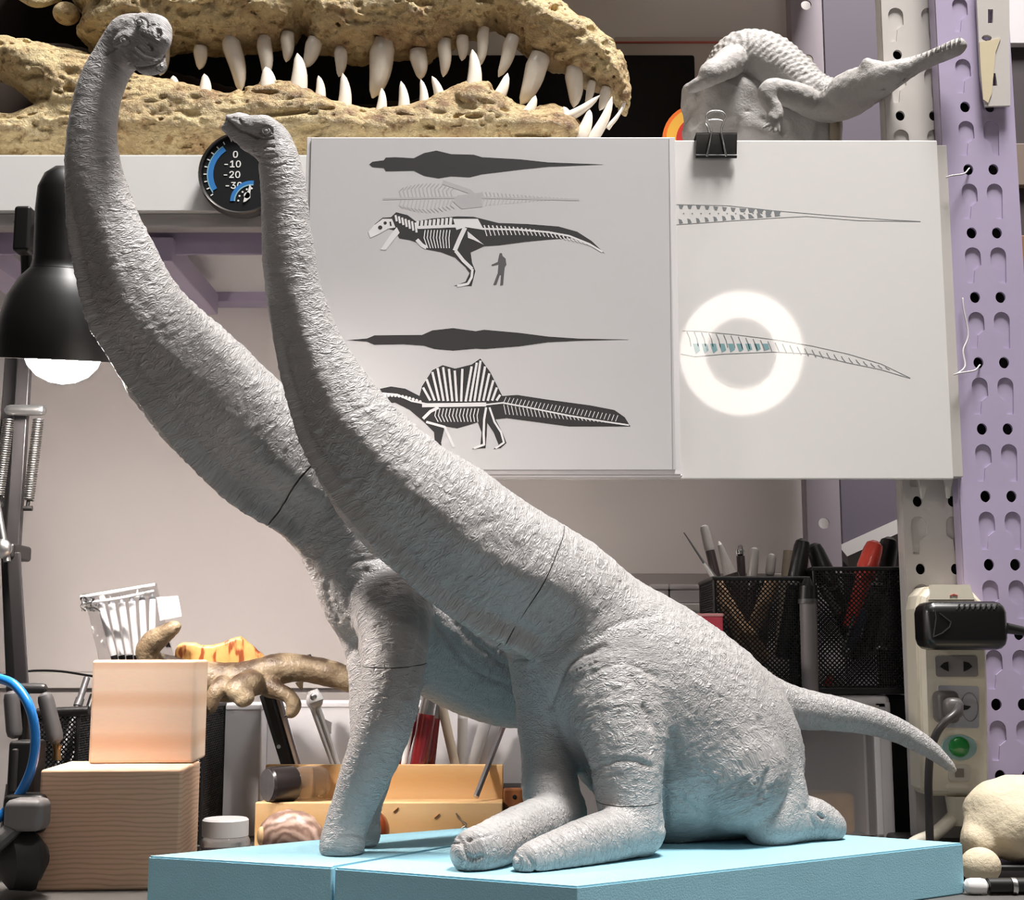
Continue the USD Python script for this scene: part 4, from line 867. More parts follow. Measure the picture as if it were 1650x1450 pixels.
flatbar(at(12, 890, YA + .010), at(24, 1180, YA + .014), .0075, .0045, m_bar, 'lower_arm')
lamp.part('elbow_block', span(at(10, 903, YA) + [0, -.016, 0], at(38, 878, YA) + [0, .016, 0], .002), m_lampb)
lamp.part('cross_pin', rod(at(8, 661, YA - .012), at(74, 661, YA - .012), .0036, rounded=1), m_alu)
def coil(a, b, r, turns, wire=.0006):
    a, b = np.array(a), np.array(b); u = (b - a) / np.linalg.norm(b - a); n1 = np.cross(u, [0, 1, 0]); n1 /= np.linalg.norm(n1); n2 = np.cross(u, n1); t = np.linspace(0, 1, turns * 9)
    return tube(a + np.outer(t, b - a) + r * (np.outer(np.cos(t * turns * 2 * np.pi), n1) + np.outer(np.sin(t * turns * 2 * np.pi), n2)), wire, 5)
for (a, b) in (((62, 676), (46, 806)), ((14, 676), (-2, 800))):
    lamp.part('spring', coil(at(*a, YA - .012), at(*b, YA - .012), .0030, 34), m_spring, True)
    lamp.part('spring_hook', cat(rod(at(*b, YA - .012), at(b[0] - 2, b[1] + 12, YA - .012), .0012), rod(at(b[0] - 8, b[1] + 13, YA - .012), at(b[0] + 6, b[1] + 13, YA - .012), .0016)), m_lampb)
lamp.part('side_link', rod(at(-6, 806, YA - .02), at(12, 905, YA - .02), .0022), m_alu)
lamp.part('elbow_nut', ball(at(3, 884, YA - .022), .0062, 2, (1, .7, 1)), m_alu)
pb = at(36, 1290, YA); pb[2] = ZD
lamp.part('base', lathe([(0, 0), (.022, 0), (.022, .012), (.019, .016), (.012, .018), (.010, .045), (0, .045)], pb, 40), m_lampb)
lamp.part('base_post', rod(at(47, 1285, YA), pb + [0, 0, .03], .005), m_lampb)
lamp.done()
# helping-hand soldering stand: crossbar with two tubes, black box, blue cable
hh = Thing('helping_hand', 'dark grey clamp stand with a crossbar and hanging tubes, at the left edge', 'stand')
m_gun = M('gunmetal', (88, 87, 88), .45, .5); YH = .80
hh.part('crossbar', rod(at(10, 1109, YH), at(76, 1109, YH), .0030, rounded=1), M('rod_black', (38, 37, 38), .4))
hh.part('clamp_tube', rod(at(18, 1113, YH - .002), at(24, 1190, YH - .002), .0046, .0046, rounded=1), m_gun)
hh.part('clamp_tube', rod(at(71, 1116, YH - .002), at(92, 1198, YH - .002), .0046, .0046, rounded=1), m_gun)
hh.part('jaw', cat(rod(at(90, 1198, YH), at(93, 1225, YH), .0022), rod(at(95, 1200, YH), at(88, 1222, YH), .0018)), M('old_brass', (120, 100, 70), .4, .7))
hh.part('reach_rod', rod(at(60, 1148, YH + .05), at(143, 1144, YH + .05), .0026), m_black)
hh.part('upright_rod', rod(at(40, 1109, YH + .004), np.array([at(40, 1109, YH)[0], YH + .004, ZD]), .0028), m_black)
hh.part('foot', span((at(8, 1400, YH)[0], YH - .02, ZD), (at(62, 1400, YH)[0], YH + .02, ZD + .012), .003), m_black)
hh.done()
bx = Thing('tool_case', 'black upright plastic case under the clamp stand, left of the wooden blocks', 'case')
a, b = at(3, 1290, .77), at(52, 1195, .77)
bx.part('case', span((a[0], .775, ZD), (b[0], .795, b[2]), .002), m_black); bx.part('ridge', span((a[0] + .003, .772, a[2] + .004), (a[0] + .006, .776, b[2] - .004), .001), m_blackm); bx.done()
m_rub = M('dark_rubber', (30, 28, 28), .6, var=.2, vscale=60)
cl = Thing('heat_gun', 'dark rubbery tool with a worn knob lying at the lower left corner', 'tool')
cl.part('barrel', rod((at(-30, 1400, .70)[0], .72, ZD + .018), (at(58, 1400, .72)[0], .735, ZD + .020), .017, .015, rounded=1), m_rub)
cl.part('knob', rbox(.020, .018, .016, .004, (at(18, 1350, .70)[0], .722, ZD + .042)), M('grey_knob', (110, 108, 108), .5))
cl.part('handle', tube(spline([at(-20, 1372, .71), at(10, 1345, .715), at(45, 1316, .73), at(72, 1300, .735)], 6), .0045), M('grey_cord', (74, 72, 72), .5))
cl.part('trigger_block', rbox(.022, .02, .02, .003, (at(42, 1330, .745)[0], .748, ZD + .040)), m_black)
cl.done()
cable = Thing('blue_cable', 'glossy blue plastic cable looping in from the left edge', 'cable')
cable.part('cord', tube(spline([at(-40, 1085, .76), at(-5, 1092, .755), at(25, 1105, .75), at(48, 1140, .745), at(57, 1190, .745), at(50, 1240, .745), at(28, 1285, .745), at(-5, 1320, .74), at(-40, 1345, .735)], 10), .0026, 14), M('blue_plastic', (28, 112, 186), .25, coat=.5), True)
cable.done()
wc = Thing('black_wire', 'thin black wire arching along the wall behind the wooden blocks', 'wire')
wc.part('strand', tube(spline([at(-30, 1095, 1.0), at(40, 1082, 1.0), at(90, 1081, .995), at(140, 1088, .98), at(190, 1098, .96), at(240, 1130, .95)], 8), .0009, 6), m_black, True); wc.done()

# wooden blocks
def block(name, label, fl_px, fr_px, Y0, depth, z0, z1, ang, mat, mat_name):
    a, b = at(fl_px[0], fl_px[1], Y0), at(fr_px[0], fr_px[1], Y0); w = b[0] - a[0]
    m = rbox(w, depth, z1 - z0, .0018, (w / 2, depth / 2, (z1 - z0) / 2), 16); m = rot(m, ang, (0, 0, 1)); m = move(m, (a[0], Y0, z0)); single(name, m, mat, label, 'block', smooth=30); return m
m_wood1 = wood('beech_side', (236, 208, 184), (224, 188, 158), rings=14, axis='z', dist=4.5, stretch=(.25, .25, 1), fade=.55)
m_wood2 = wood('end_grain', (226, 188, 160), (204, 166, 138), rings=130, axis='z', dist=8.0, stretch=(.3, .3, 1), fade=.45)
z_low = at(180, 1240, .744)[2]
block('wooden_block', 'lower, larger wooden block with fine curved growth rings', (65, 1240), (291, 1240), .744, .062, ZD, z_low, 4, m_wood2, '')
zu0, zu1 = z_low + .0002, at(200, 1063, .783)[2]
block('wooden_block', 'upper wooden block of pale smooth pink-toned beech, stacked on the larger block', (143, 1200), (310, 1200), .783, .045, zu0, zu1, 4, m_wood1, '')

# clear bag of white tubes
bag = Thing('plastic_bag', 'clear crinkled plastic bag of white sharpened sticks behind the upper wooden block', 'bag')
YG = .93; m_film = pane('clear_film', (246, 246, 246), rough=.12); m_wstick = M('white_stick', (228, 228, 230), .4); m_tip = M('grey_tip', (120, 120, 124), .4)
for k in range(6):
    x0, x1 = 182 + k * 13, 163 + k * 15.5; a, b = at(188 + k * 11.5, 1075, YG + .002 * (k % 2)), at(163 + k * 16.5, 975 - k * 2, YG + .002 * (k % 2))
    st = bag.part('stick', rod(a, b, .0021, .0024), m_wstick); u = (b - a) / np.linalg.norm(b - a); bag.part('stick_tip', rod(b, b + u * .0055, .0023, .0004), m_tip, parent=st); bag.part('stick_end', rod(a, a + u * .008, .0023, .0023), m_black, parent=st)
def sheet_mesh(c00, c10, c11, c01, Y, n=26, amp=.0030, seed=0, thick=.0003):
    U, V = np.meshgrid(np.linspace(0, 1, n), np.linspace(0, 1, n), indexing='ij'); C = [np.array(at(*c, Y)) for c in (c00, c10, c11, c01)]
    P = ((1 - U) * (1 - V))[..., None] * C[0] + (U * (1 - V))[..., None] * C[1] + (U * V)[..., None] * C[2] + ((1 - U) * V)[..., None] * C[3]
    P[..., 1] += (meshkit.noise(np.stack([U * 5 + 2.5 * V, V * 3, U * 0], -1), seed) - .5) * 2 * amp + (meshkit.noise(np.stack([U * 14, V * 6, U * 0], -1), seed + 1) - .5) * amp
    v = P.reshape(-1, 3); v2 = v + [0, thick, 0]; f = []
    for i in range(n - 1):
        for j in range(n - 1):
            a, b, c, d = i * n + j, (i + 1) * n + j, (i + 1) * n + j + 1, i * n + j + 1; f += [(a, b, c), (a, c, d)]
    f = np.array(f); N = len(v); rim = list(range(n)) + [i * n + n - 1 for i in range(1, n)] + [(n - 1) * n + j for j in range(n - 2, -1, -1)] + [i * n for i in range(n - 2, -1, -1)]
    side = [t for a, b in zip(rim, rim[1:]) for t in ((a, b, b + N), (a, b + N, a + N))]
    m = TM(np.vstack([v, v2]), np.vstack([f, f[:, ::-1] + N, side])); m.fix_normals(); return m
bag.part('front_film', sheet_mesh((166, 1085), (285, 1080), (252, 940), (132, 958), YG - .006, seed=4), m_film, True)
bag.part('back_film', sheet_mesh((166, 1085), (285, 1080), (252, 940), (132, 958), YG + .009, seed=9), m_film, True)
bag.part('zip_strip', cat(tube(spline([at(130, 962, YG - .004), at(190, 952, YG - .006), at(250, 942, YG - .004)], 8), .0012, 8), tube(spline([at(134, 972, YG - .004), at(190, 964, YG - .007), at(248, 952, YG - .004)], 8), .0010, 8)), M('film_edge', (232, 232, 234), .25), True)
bag.part('label_card', sheet_mesh((258, 1000), (293, 993), (287, 960), (252, 962), YG + .002, n=8, amp=.0006, seed=2), m_paper, True)
bag.part('crumpled_corner', sheet_mesh((132, 985), (160, 985), (150, 962), (128, 962), YG - .008, n=12, amp=.005, seed=12), m_film, True)
bag.done()

# sailed dinosaur figurine
YSP = .925
m_sp = usdkit.material(stage, '/World/Looks/figurine_paint', {'tc': ('texture_coordinate', {}), 'g': ('geometry', {}), 'sx': ('separate_xyz', {}), 'n': ('noise_texture', dict(scale=70, detail=4)), 'r': ('rgb_ramp', dict(ramp=[(0, lin((80, 64, 48))), (.4, lin((116, 98, 76))), (.55, lin((150, 132, 106))), (1, lin((182, 166, 138)))])),
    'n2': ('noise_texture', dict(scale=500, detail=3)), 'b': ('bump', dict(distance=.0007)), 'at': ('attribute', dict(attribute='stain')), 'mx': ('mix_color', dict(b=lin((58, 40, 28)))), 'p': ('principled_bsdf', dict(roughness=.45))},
    [('tc.object', 'n.vector'), ('tc.object', 'n2.vector'), ('n.fac', 'r.fac'), ('r.color', 'mx.a'), ('at.fac', 'mx.fac'), ('mx.result', 'p.base_color'), ('n2.fac', 'b.height'), ('b.normal', 'p.normal')], surface='p.BSDF')
m_sail = usdkit.material(stage, '/World/Looks/sail_paint', {'tc': ('texture_coordinate', {}), 'mp': ('mapping', dict(scale=(1, 1, .35), rotation=(0, .35, 0))), 'n': ('noise_texture', dict(scale=190, detail=2)), 'r': ('rgb_ramp', dict(ramp=[(0, lin((108, 52, 28))), (.38, lin((150, 74, 34))), (.46, lin((214, 158, 92))), (1, lin((222, 176, 108)))])), 'p': ('principled_bsdf', dict(roughness=.45))},
    [('tc.object', 'mp.vector'), ('mp.vector', 'n.vector'), ('n.fac', 'r.fac'), ('r.color', 'p.base_color')], surface='p.BSDF')
SPN = Thing('sailed_dinosaur_figurine', 'painted brown dinosaur figurine with an orange sail, leaping over the white boxes', 'figurine')
fs = Field([at(215, 1100, YSP)[0] - .01, YSP - .05, at(300, 1175, YSP)[2] - .01], [at(640, 1100, YSP)[0] + .01, YSP + .05, at(300, 1000, YSP)[2] + .01], .0010)
s_body = Chain([(236, 1062, YSP, 12), (290, 1082, YSP, 18), (340, 1096, YSP, 27), (385, 1098, YSP, 27), (425, 1085, YSP, 23), (460, 1076, YSP, 20), (510, 1080, YSP, 18), (560, 1094, YSP, 17), (620, 1118, YSP + .005, 13), (660, 1140, YSP + .01, 8)], k=.005)
s_neck = Chain([(290, 1080, YSP, 16), (248, 1068, YSP - .004, 13), (236, 1050, YSP - .008, 13), (244, 1036, YSP - .010, 14)], k=.004)
s_head = Chain([(244, 1036, YSP - .010, 14), (258, 1026, YSP - .014, 12), (272, 1016, YSP - .018, 8), (284, 1009, YSP - .020, 5)], k=.003)
s_legs = [Chain([(405, 1100, YSP - .016, 20), (382, 1112, YSP - .028, 15), (398, 1124, YSP - .030, 8), (388, 1130, YSP - .032, 5)], k=.004), Chain([(360, 1100, YSP - .022, 12), (346, 1118, YSP - .030, 8), (340, 1136, YSP - .030, 6), (336, 1142, YSP - .03, 4)], k=.003), Chain([(425, 1100, YSP - .004, 17), (445, 1112, YSP - .010, 10), (464, 1120, YSP - .012, 7), (474, 1136, YSP - .012, 7), (468, 1152, YSP - .012, 4)], k=.003)]
for c in (s_body, s_neck, s_head, *s_legs): c.add(fs)
fs.capsule(at(252, 1034, YSP - .026), at(284, 1011, YSP - .025), .0008, .0006, .0008, cut=True)
ms = fs.mesh(); vv = np.asarray(ms.vertices); ms.vertices = vv + ((meshkit.fbm(vv / .006, 3, 5) - .5) * .0012)[:, None] * vnormals(ms)
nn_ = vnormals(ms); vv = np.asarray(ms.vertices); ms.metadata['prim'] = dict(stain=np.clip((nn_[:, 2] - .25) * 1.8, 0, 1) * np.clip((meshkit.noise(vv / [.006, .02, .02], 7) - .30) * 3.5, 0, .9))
SPN.part('body', ms, m_sp, True)
sail = [(281, 1052), (286, 1040), (297, 1034), (312, 1034), (328, 1040), (340, 1039), (356, 1036), (372, 1029), (388, 1024), (396, 1030), (410, 1042), (424, 1055), (436, 1068), (440, 1078), (410, 1086), (340, 1086), (300, 1076), (284, 1064)]
SPN.part('sail', inflate(sail, YSP, 6, 7, h=.0009, grain=.0012, pit_len=.004, seed=8), m_sail, True)
for tx in ((390, 1130, .893), (384, 1128, .893), (467, 1154, .913), (462, 1152, .913)): SPN.part('claw', rod(at(*tx), at(tx[0] - 5, tx[1] + 3, tx[2] - .001), .0010, .0003), m_black)
SPN.part('tail_fin', tube([at(482, 1098, YSP - .004), at(484, 1104, YSP - .004), at(487, 1112, YSP - .004)], [.0028, .0020, .0004], 8), m_sp)
SPN.part('tail_fin', tube([at(496, 1062, YSP), at(498, 1057, YSP), at(501, 1055, YSP)], [.0020, .0014, .0006], 8), m_black)
SPN.done()

# boxes and cup behind
m_card = M('white_card', (205, 203, 206), .6)
def carton(name, label, x0, x1, ytop, ybot, Y, depth, mat, catg='box', lid=None):
    a, b = at(x0, ybot, Y), at(x1, ytop, Y); t = Thing(name, label, catg); zb = a[2]
    t.part('body', span((a[0], Y, zb), (b[0], Y + depth, b[2]), .0012), mat)
    t.part('lid_edge', span((a[0] - .0004, Y - .0006, b[2] - .0035), (b[0] + .0004, Y + depth, b[2] + .0004), .0008), mat); t.done()
def to_desk(x, Y):
    d = ray(x, 1300); return 725 - 0 if False else None
def ypx(z, Y, x=825):
    lo_, hi_ = 500., 2500.
    for _ in range(50):
        mid = (lo_ + hi_) / 2
        if at(x, mid, Y)[2] > z: lo_ = mid
        else: hi_ = mid
    return lo_
carton('white_carton', 'narrow white carton right of the wooden blocks, under the sailed figurine', 346, 421, 1136, ypx(ZD, .965), .965, .06, m_card)
carton('white_carton', 'wide white carton behind the wooden tray of brushes', 425, 852, 1132, ypx(ZD, .99), .99, .05, m_card)
ledge = Thing('low_shelf', 'low pale grey riser along the wall behind the cartons', 'shelf'); za = at(300, 1083, 1.09)[2]
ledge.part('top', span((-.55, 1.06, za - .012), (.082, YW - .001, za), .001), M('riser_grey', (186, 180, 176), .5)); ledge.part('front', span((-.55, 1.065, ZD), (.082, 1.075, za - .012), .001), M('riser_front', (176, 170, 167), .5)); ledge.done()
m_mesh = M('mesh_black', (26, 25, 26), .4, .3)
def mesh_panel(p, u, v, nu, nv, step, r=.0004):
    """a diamond lattice of thin wires over a panel with corner p and edges u, v"""
    U, V = np.linalg.norm(u), np.linalg.norm(v); eu, ev = u / U, v / V; out = []; n = np.cross(eu, ev)
    for sgn in (1, -1):
        c = -V if sgn > 0 else 0
        while c < U + (0 if sgn > 0 else V):
            # line s = c + sgn*t
            t0, t1 = 0.0, V
            if sgn > 0: t0, t1 = max(0, -c), min(V, U - c)
            else: t0, t1 = max(0, c - U), min(V, c)
            if t1 - t0 > .001:
                a = p + eu * (c + sgn * t0) + ev * t0; b = p + eu * (c + sgn * t1) + ev * t1; d = (b - a) / np.linalg.norm(b - a); w = np.cross(n, d) * r
                q = n * r * sgn * .7
                out.append(TM([a - w + q, a + w + q, b + w + q, b - w + q, a - w - q, a + w - q, b + w - q, b - w - q], [(0, 1, 2), (0, 2, 3), (4, 6, 5), (4, 7, 6), (0, 4, 5), (0, 5, 1), (3, 2, 6), (3, 6, 7), (1, 5, 6), (1, 6, 2), (0, 3, 7), (0, 7, 4)]))
            c += step
    return cat(out)
def mesh_cup(label, x0, x1, Y0, Y1, z0, z1, step=.0030):
    t = Thing('mesh_cup', label, 'pen cup'); e = .0017
    for (p, u) in (((x0, Y0, z0), (x1 - x0, 0, 0)), ((x0, Y1, z0), (x1 - x0, 0, 0)), ((x0, Y0, z0), (0, Y1 - Y0, 0)), ((x1, Y0, z0), (0, Y1 - Y0, 0))):
        t.part('mesh_side', mesh_panel(np.array(p, float), np.array(u, float), np.array((0, 0, z1 - z0.real), float), 0, 0, step), m_mesh, False, kind='stuff')
    for z, nm in ((z0, 'bottom_rim'), (z1, 'top_rim')):
        h = .0045 if nm == 'bottom_rim' else .0028
        t.part(nm, cat([span((x0 - e, y - e, z - h / 2), (x1 + e, y + e, z + h / 2), .001) for y in (Y0, Y1)] + [span((x - e, Y0, z - h / 2), (x + e, Y1, z + h / 2), .001) for x in (x0, x1)]), m_mesh)
    for x in (x0, x1):
        for y in (Y0, Y1): t.part('corner_post', rod((x, y, z0), (x, y, z1), .0012), m_mesh)
    t.part('floor', span((x0, Y0, z0 - .001), (x1, Y1, z0 + .0005), .0004), m_mesh); t.done()
xa, xb = at(322, 1200, .92)[0], at(347, 1200, .92)[0]
mesh_cup('black mesh cup mostly hidden behind the wooden blocks', at(262, 1200, .92)[0], at(344, 1200, .92)[0], .89, .95, ZD + .0025, at(300, 1138, .90)[2])
mesh_cup('black mesh cup behind the clamp stand, at the far left', at(74, 1200, .88)[0], at(140, 1200, .88)[0], .86, .93, ZD + .0025, at(100, 1150, .87)[2])
for (a, b, mat, lab) in (((100, 1215), (140, 1092), m_gun, 'grey tool shaft leaning in the far left mesh cup'), ((116, 1225), (150, 1120), m_black, 'black tool shaft leaning in the far left mesh cup')):
    t = Thing('leaning_tool', lab, 'tool'); p, q = at(*a, .90), at(*b, .925); t.part('shaft', rod(p + (p - q) * .2, q, .0022), mat); t.part('collar', rod(p + (q - p) * .62, p + (q - p) * .72, .0029), m_gun); t.done()

# wooden tray with tools
m_tray = wood('pine_tray', (228, 190, 140), (216, 172, 118), rings=12, axis='z', dist=6, stretch=(.2, .2, 1), rough=.5, fade=.2)
YT = .905
tray = Thing('wooden_tray', 'two-step honey coloured wooden tray holding brushes behind the standing model', 'tray')
x0, x1 = at(411, 1300, YT)[0], at(810, 1300, YT)[0]; zf = at(600, 1293, YT)[2]; zb_ = at(600, 1232, YT + .035)[2]
tray.part('front_board', span((x0, YT, ZD), (x1, YT + .007, zf), .0008), m_tray)
tray.part('step_board', span((x0, YT + .007, zf - .007), (x1, YT + .034, zf - .001), .0006), m_tray)
tray.part('rear_board', span((x0, YT + .034, ZD), (x1, YT + .041, zb_), .0008), m_tray)
for xx in (x0, x1 - .007): tray.part('end_board', span((xx, YT + .041, ZD), (xx + .007, YT + .078, zb_ - .004), .0008), m_tray)
tray.part('base_board', span((x0, YT + .007, ZD), (x1, YT + .078, ZD + .005), .0005), m_tray)
for px, py in ((634, 1308), (700, 1318)): tray.part('nail_mark', rod(at(px, py, YT - .0004), at(px + 8, py - 7, YT - .0004), .0004), M('nail_brown', (150, 100, 55), .5))
tray.part('bent_wire', tube(spline([at(735, 1310, YT - .001), at(740, 1320, YT - .002), at(752, 1328, YT - .003), at(744, 1334, YT - .002)], 5), .0005, 6), m_steel)
tray.done()
rb = Thing('wood_offcut', 'small dark red-brown wood offcut right of the wooden tray', 'wood'); a, b = at(811, 1340, .93), at(849, 1272, .93)
rb.part('piece', span((a[0], .93, ZD), (b[0], .945, b[2]), .001), wood('redwood', (146, 94, 58), (116, 70, 42), rings=30, axis='x', fade=.2)); rb.part('knot', ball(at(829, 1284, .9298), .0014, 2, (1, .2, 1)), m_black); rb.done()
bkb = Thing('dark_carton', 'low black box behind the right end of the wooden tray', 'box'); a, b = at(800, 1340, .97), at(900, 1272, .97)
bkb.part('body', span((a[0], .955, ZD), (b[0], .985, b[2]), .001), m_blackm); bkb.part('lid', span((a[0] - .0005, .954, b[2]), (b[0], .986, b[2] + .003), .001), m_blackm); bkb.done()
YB2 = YT + .058
def stuck(name, label, catg, bot, topp, parts, Y=YB2, lean=0.0):
    """a tool standing in the tray: parts are (name, from, to, r_from, r_to, material) along it"""
    t = Thing(name, label, catg); a, b = at(*bot, Y), at(*topp, Y + lean); a = a + (a - b) / np.linalg.norm(b - a) * max(0, (a[2] - ZD - .006)) / max((b - a)[2] / np.linalg.norm(b - a), .2)
    full = np.linalg.norm(b - a); vis = np.linalg.norm(b - at(*bot, Y)); base = 1 - vis / full
    for i, (nm, u0, u1, r0, r1, mat) in enumerate(parts):
        u0 = 0 if i == 0 else base + u0 * (1 - base); u1 = base + u1 * (1 - base)
        t.part(nm, rod(a + (b - a) * u0, a + (b - a) * u1, r0, r1, 14), mat)
    t.done()
m_red = M('dark_red_lacquer', (118, 28, 34), .22, coat=.6); m_ferr = M('ferrule', (205, 204, 206), .22, 1.0); m_bris = M('bristle', (196, 190, 184), .8)
stuck('paint_brush', 'thick dark red paint brush, the front one in the wooden tray', 'brush', (676, 1226), (694, 1112), [('handle', 0, .66, .0060, .0062, m_red), ('ferrule', .66, .93, .0058, .0052, m_ferr), ('bristles', .93, 1.0, .005, .004, m_bris)], Y=YB2 - .012)
stuck('paint_brush', 'thick dark red paint brush close behind the front one', 'brush', (690, 1226), (702, 1114), [('handle', 0, .62, .0050, .0052, m_red), ('ferrule', .62, .92, .0050, .0046, m_ferr), ('bristles', .92, 1.0, .0045, .0036, m_bris)])
stuck('paint_brush', 'dark red brush leaning left, partly behind the foreleg', 'brush', (648, 1226), (672, 1140), [('handle', 0, .8, .0036, .0036, m_red), ('ferrule', .8, 1.0, .0034, .003, m_ferr)])
stuck('modelling_tool', 'thin off-white tool beside the dark red brushes', 'tool', (652, 1226), (664, 1150), [('handle', 0, .7, .0022, .0022, m_wstick), ('tip', .7, 1.0, .0018, .0008, m_steel)], Y=YB2 - .014)
stuck('modelling_tool', 'beige wooden modelling tool leaning left, right of the red brushes', 'tool', (732, 1226), (706, 1110), [('handle', 0, .75, .0030, .0034, M('pale_wood', (206, 192, 172), .6)), ('tip', .75, 1.0, .0034, .0010, M('pale_wood2', (214, 200, 182), .6))])
stuck('modelling_tool', 'straight off-white plastic tool in the tray', 'tool', (744, 1226), (746, 1140), [('handle', 0, .8, .0036, .0036, M('cream_plastic', (206, 202, 198), .4)), ('end_cap', .8, 1.0, .0036, .0030, m_wstick)], Y=YB2 + .01)
stuck('glass_rod', 'clear ribbed plastic rod in the tray', 'rod', (764, 1224), (786, 1150), [('shaft', 0, .85, .0040, .0044, M('ribbed_clear', (214, 212, 212), .12, trans=.6)), ('tip', .85, 1.0, .0044, .002, m_wstick)], Y=YB2 + .006)
stuck('glass_rod', 'second clear ribbed plastic rod, leaning right in the tray', 'rod', (778, 1224), (804, 1156), [('shaft', 0, .85, .0036, .0040, M('ribbed_clear', (0, 0, 0))), ('tip', .85, 1.0, .004, .002, m_wstick)], Y=YB2 + .012)
sp = Thing('steel_rod', 'bright flat steel rod leaning on the front step of the wooden tray', 'rod'); a, b = at(767, 1284, YT + .018), at(812, 1168, YT + .050)
sp.part('shaft', rod(a, b, .0021, .0021, 6), m_ferr); sp.part('slot_line', rod(a + (b - a) * .1 + [0, -.0021, 0], b - (b - a) * .1 + [0, -.0021, 0], .0004), M('slot_dark', (90, 88, 88), .4)); sp.done()
kn = Thing('craft_knife', 'black craft knife with a steel spine leaning behind the wooden tray', 'knife'); a, b = at(468, 1240, YB2 - .012), at(432, 1118, YB2 - .004)
a = a + (a - b) * .3
kn.part('handle', rod(a, b, .0050, .0062, 8), m_black); kn.part('steel_spine', rod(a + [.0062, -.003, 0], b + [.0066, -.003, 0], .0024, 0.0026, 8), m_ferr); kn.part('screw', rod(at(449, 1203, YB2 - .018), at(449, 1203, YB2 - .012), .0014), m_steel); kn.done()
tw = Thing('tweezers', 'pale grey cross-lock tweezers leaning behind the wooden tray', 'tweezers'); m_twz = M('grey_white_plastic', (196, 194, 194), .4)
for dx in (0, 9): tw.part('arm', rod(at(541 + dx * .9, 1245, YB2), at(503 + dx, 1138, YB2), .0016, .0020, 8), m_twz)
tw.part('head', cat(ball(at(507, 1128, YB2), .0060, 2, (1, .5, 1.1)), rod(at(504, 1112, YB2), at(510, 1130, YB2), .0035, .0055)), m_twz); tw.part('rivet', ball(at(505, 1123, YB2 - .0045), .0024, 2, (1, .5, 1)), m_steel); tw.part('side_wing', px_prism([(522, 1158), (534, 1164), (533, 1182), (528, 1184)], YB2 - .001, .003), m_twz); tw.done()
# glass bottle lying on the tray, polished stone, jar
bt = Thing('glass_bottle', 'small clear bottle with a black cap lying on the step of the wooden tray', 'bottle'); c = at(428, 1268, YT - .002); s = mpp(428, 1268, YT); dirv = np.array([.80, .60, 0.0]); c[2] = zf - .001 + 29 * s; c[1] = YT + .004
bt.part('cap', lathe([(0, 0), (26 * s, 0), (29 * s, .0015), (29 * s, .0175), (27 * s, .019), (0, .019)], c, 40, dirv), M('bottle_cap', (42, 36, 36), .3, coat=.3)); bt.part('cap_top', lathe([(0, -.0004), (25.5 * s, -.0004), (25.5 * s, .0002), (0, .0002)], c, 40, dirv), M('cap_grey', (92, 90, 92), .6, var=.1, vscale=300))
bt.part('glass', lathe([(0, .019), (24 * s, .019), (26 * s, .022), (26 * s, .036), (22 * s, .042), (0, .043)], c, 40, dirv), M('bottle_glass', (236, 226, 214), .03, trans=.92)); bt.done()
st = Thing('polished_stone', 'rounded banded pink-brown stone leaning against the wooden tray', 'stone'); YP2 = YT - .024
stm = inflate([(418, 1360), (416, 1340), (424, 1324), (440, 1312), (462, 1306), (485, 1308), (505, 1318), (520, 1336), (527, 1362), (520, 1380), (425, 1380)], YP2, 34, 34, h=.0012, grain=.0008, seed=4)
m_st = usdkit.material(stage, '/World/Looks/banded_stone', {'tc': ('texture_coordinate', {}), 'w': ('wave_texture', dict(wave_type='rings', rings_direction='y', scale=70, distortion=7, detail=3, detail_scale=1.2)), 'r': ('rgb_ramp', dict(ramp=[(0, lin((122, 96, 84))), (.5, lin((150, 122, 108))), (1, lin((174, 148, 134)))])), 'p': ('principled_bsdf', dict(roughness=.35))}, [('tc.object', 'w.vector'), ('w.fac', 'r.fac'), ('r.color', 'p.base_color')], surface='p.BSDF')
stm = move(stm, (0, 0, ZD - stm.bounds[0][2])); stm.vertices[:, 2] = np.where(True, stm.vertices[:, 2], 0)
st.part('stone', stm, m_st, True); st.part('chipped_end', ball(at(421, 1347, YP2 - .008), .0045, 2, (.6, .8, 1.3)), M('chip_tan', (196, 160, 118), .6)); st.done()
am = Thing('amber_bead', 'small glossy amber-brown bead behind the standing foreleg', 'bead'); c = at(600, 1330, YT - .014); c[2] = ZD + .013
am.part('bead', ball(c, .013, 3, (.85, .85, 1)), M('amber', (120, 52, 22), .15, coat=.6)); am.part('cap_ring', lathe([(.004, .012), (.006, .0125), (.006, .014), (.004, .014), (.004, .012)], c, 20), m_steel); am.done()
jr = Thing('small_jar', 'small clear jar with a white screw lid right of the wooden blocks', 'jar'); YJ = .84; c = at(363, 1340, YJ); s = mpp(363, 1340, YJ); c[2] = ZD; zt_ = at(363, 1318, YJ)[2] - ZD; zl = at(363, 1346, YJ)[2] - ZD
jr.part('lid', lathe([(0, zt_), (34 * s, zt_), (37 * s, zt_ - .001), (37 * s, zl), (0, zl)], c, 48), M('lid_white', (196, 192, 190), .5)); jr.part('glass', lathe([(0, 0), (38 * s, 0), (40 * s, .002), (40 * s, zl - .003), (36 * s, zl), (0, zl)], c, 48), M('jar_clear', (214, 210, 208), .08, trans=.8))
jr.part('contents', lathe([(0, .002), (33 * s, .002), (33 * s, zl * .45), (0, zl * .45)], c, 32), M('grey_paste', (120, 112, 108), .7)); jr.part('label_band', lathe([(40.3 * s, zl * .2), (40.6 * s, zl * .2), (40.6 * s, zl * .5), (40.3 * s, zl * .5), (40.3 * s, zl * .2)], c, 48), M('jar_label', (150, 144, 142), .6)); jr.done()

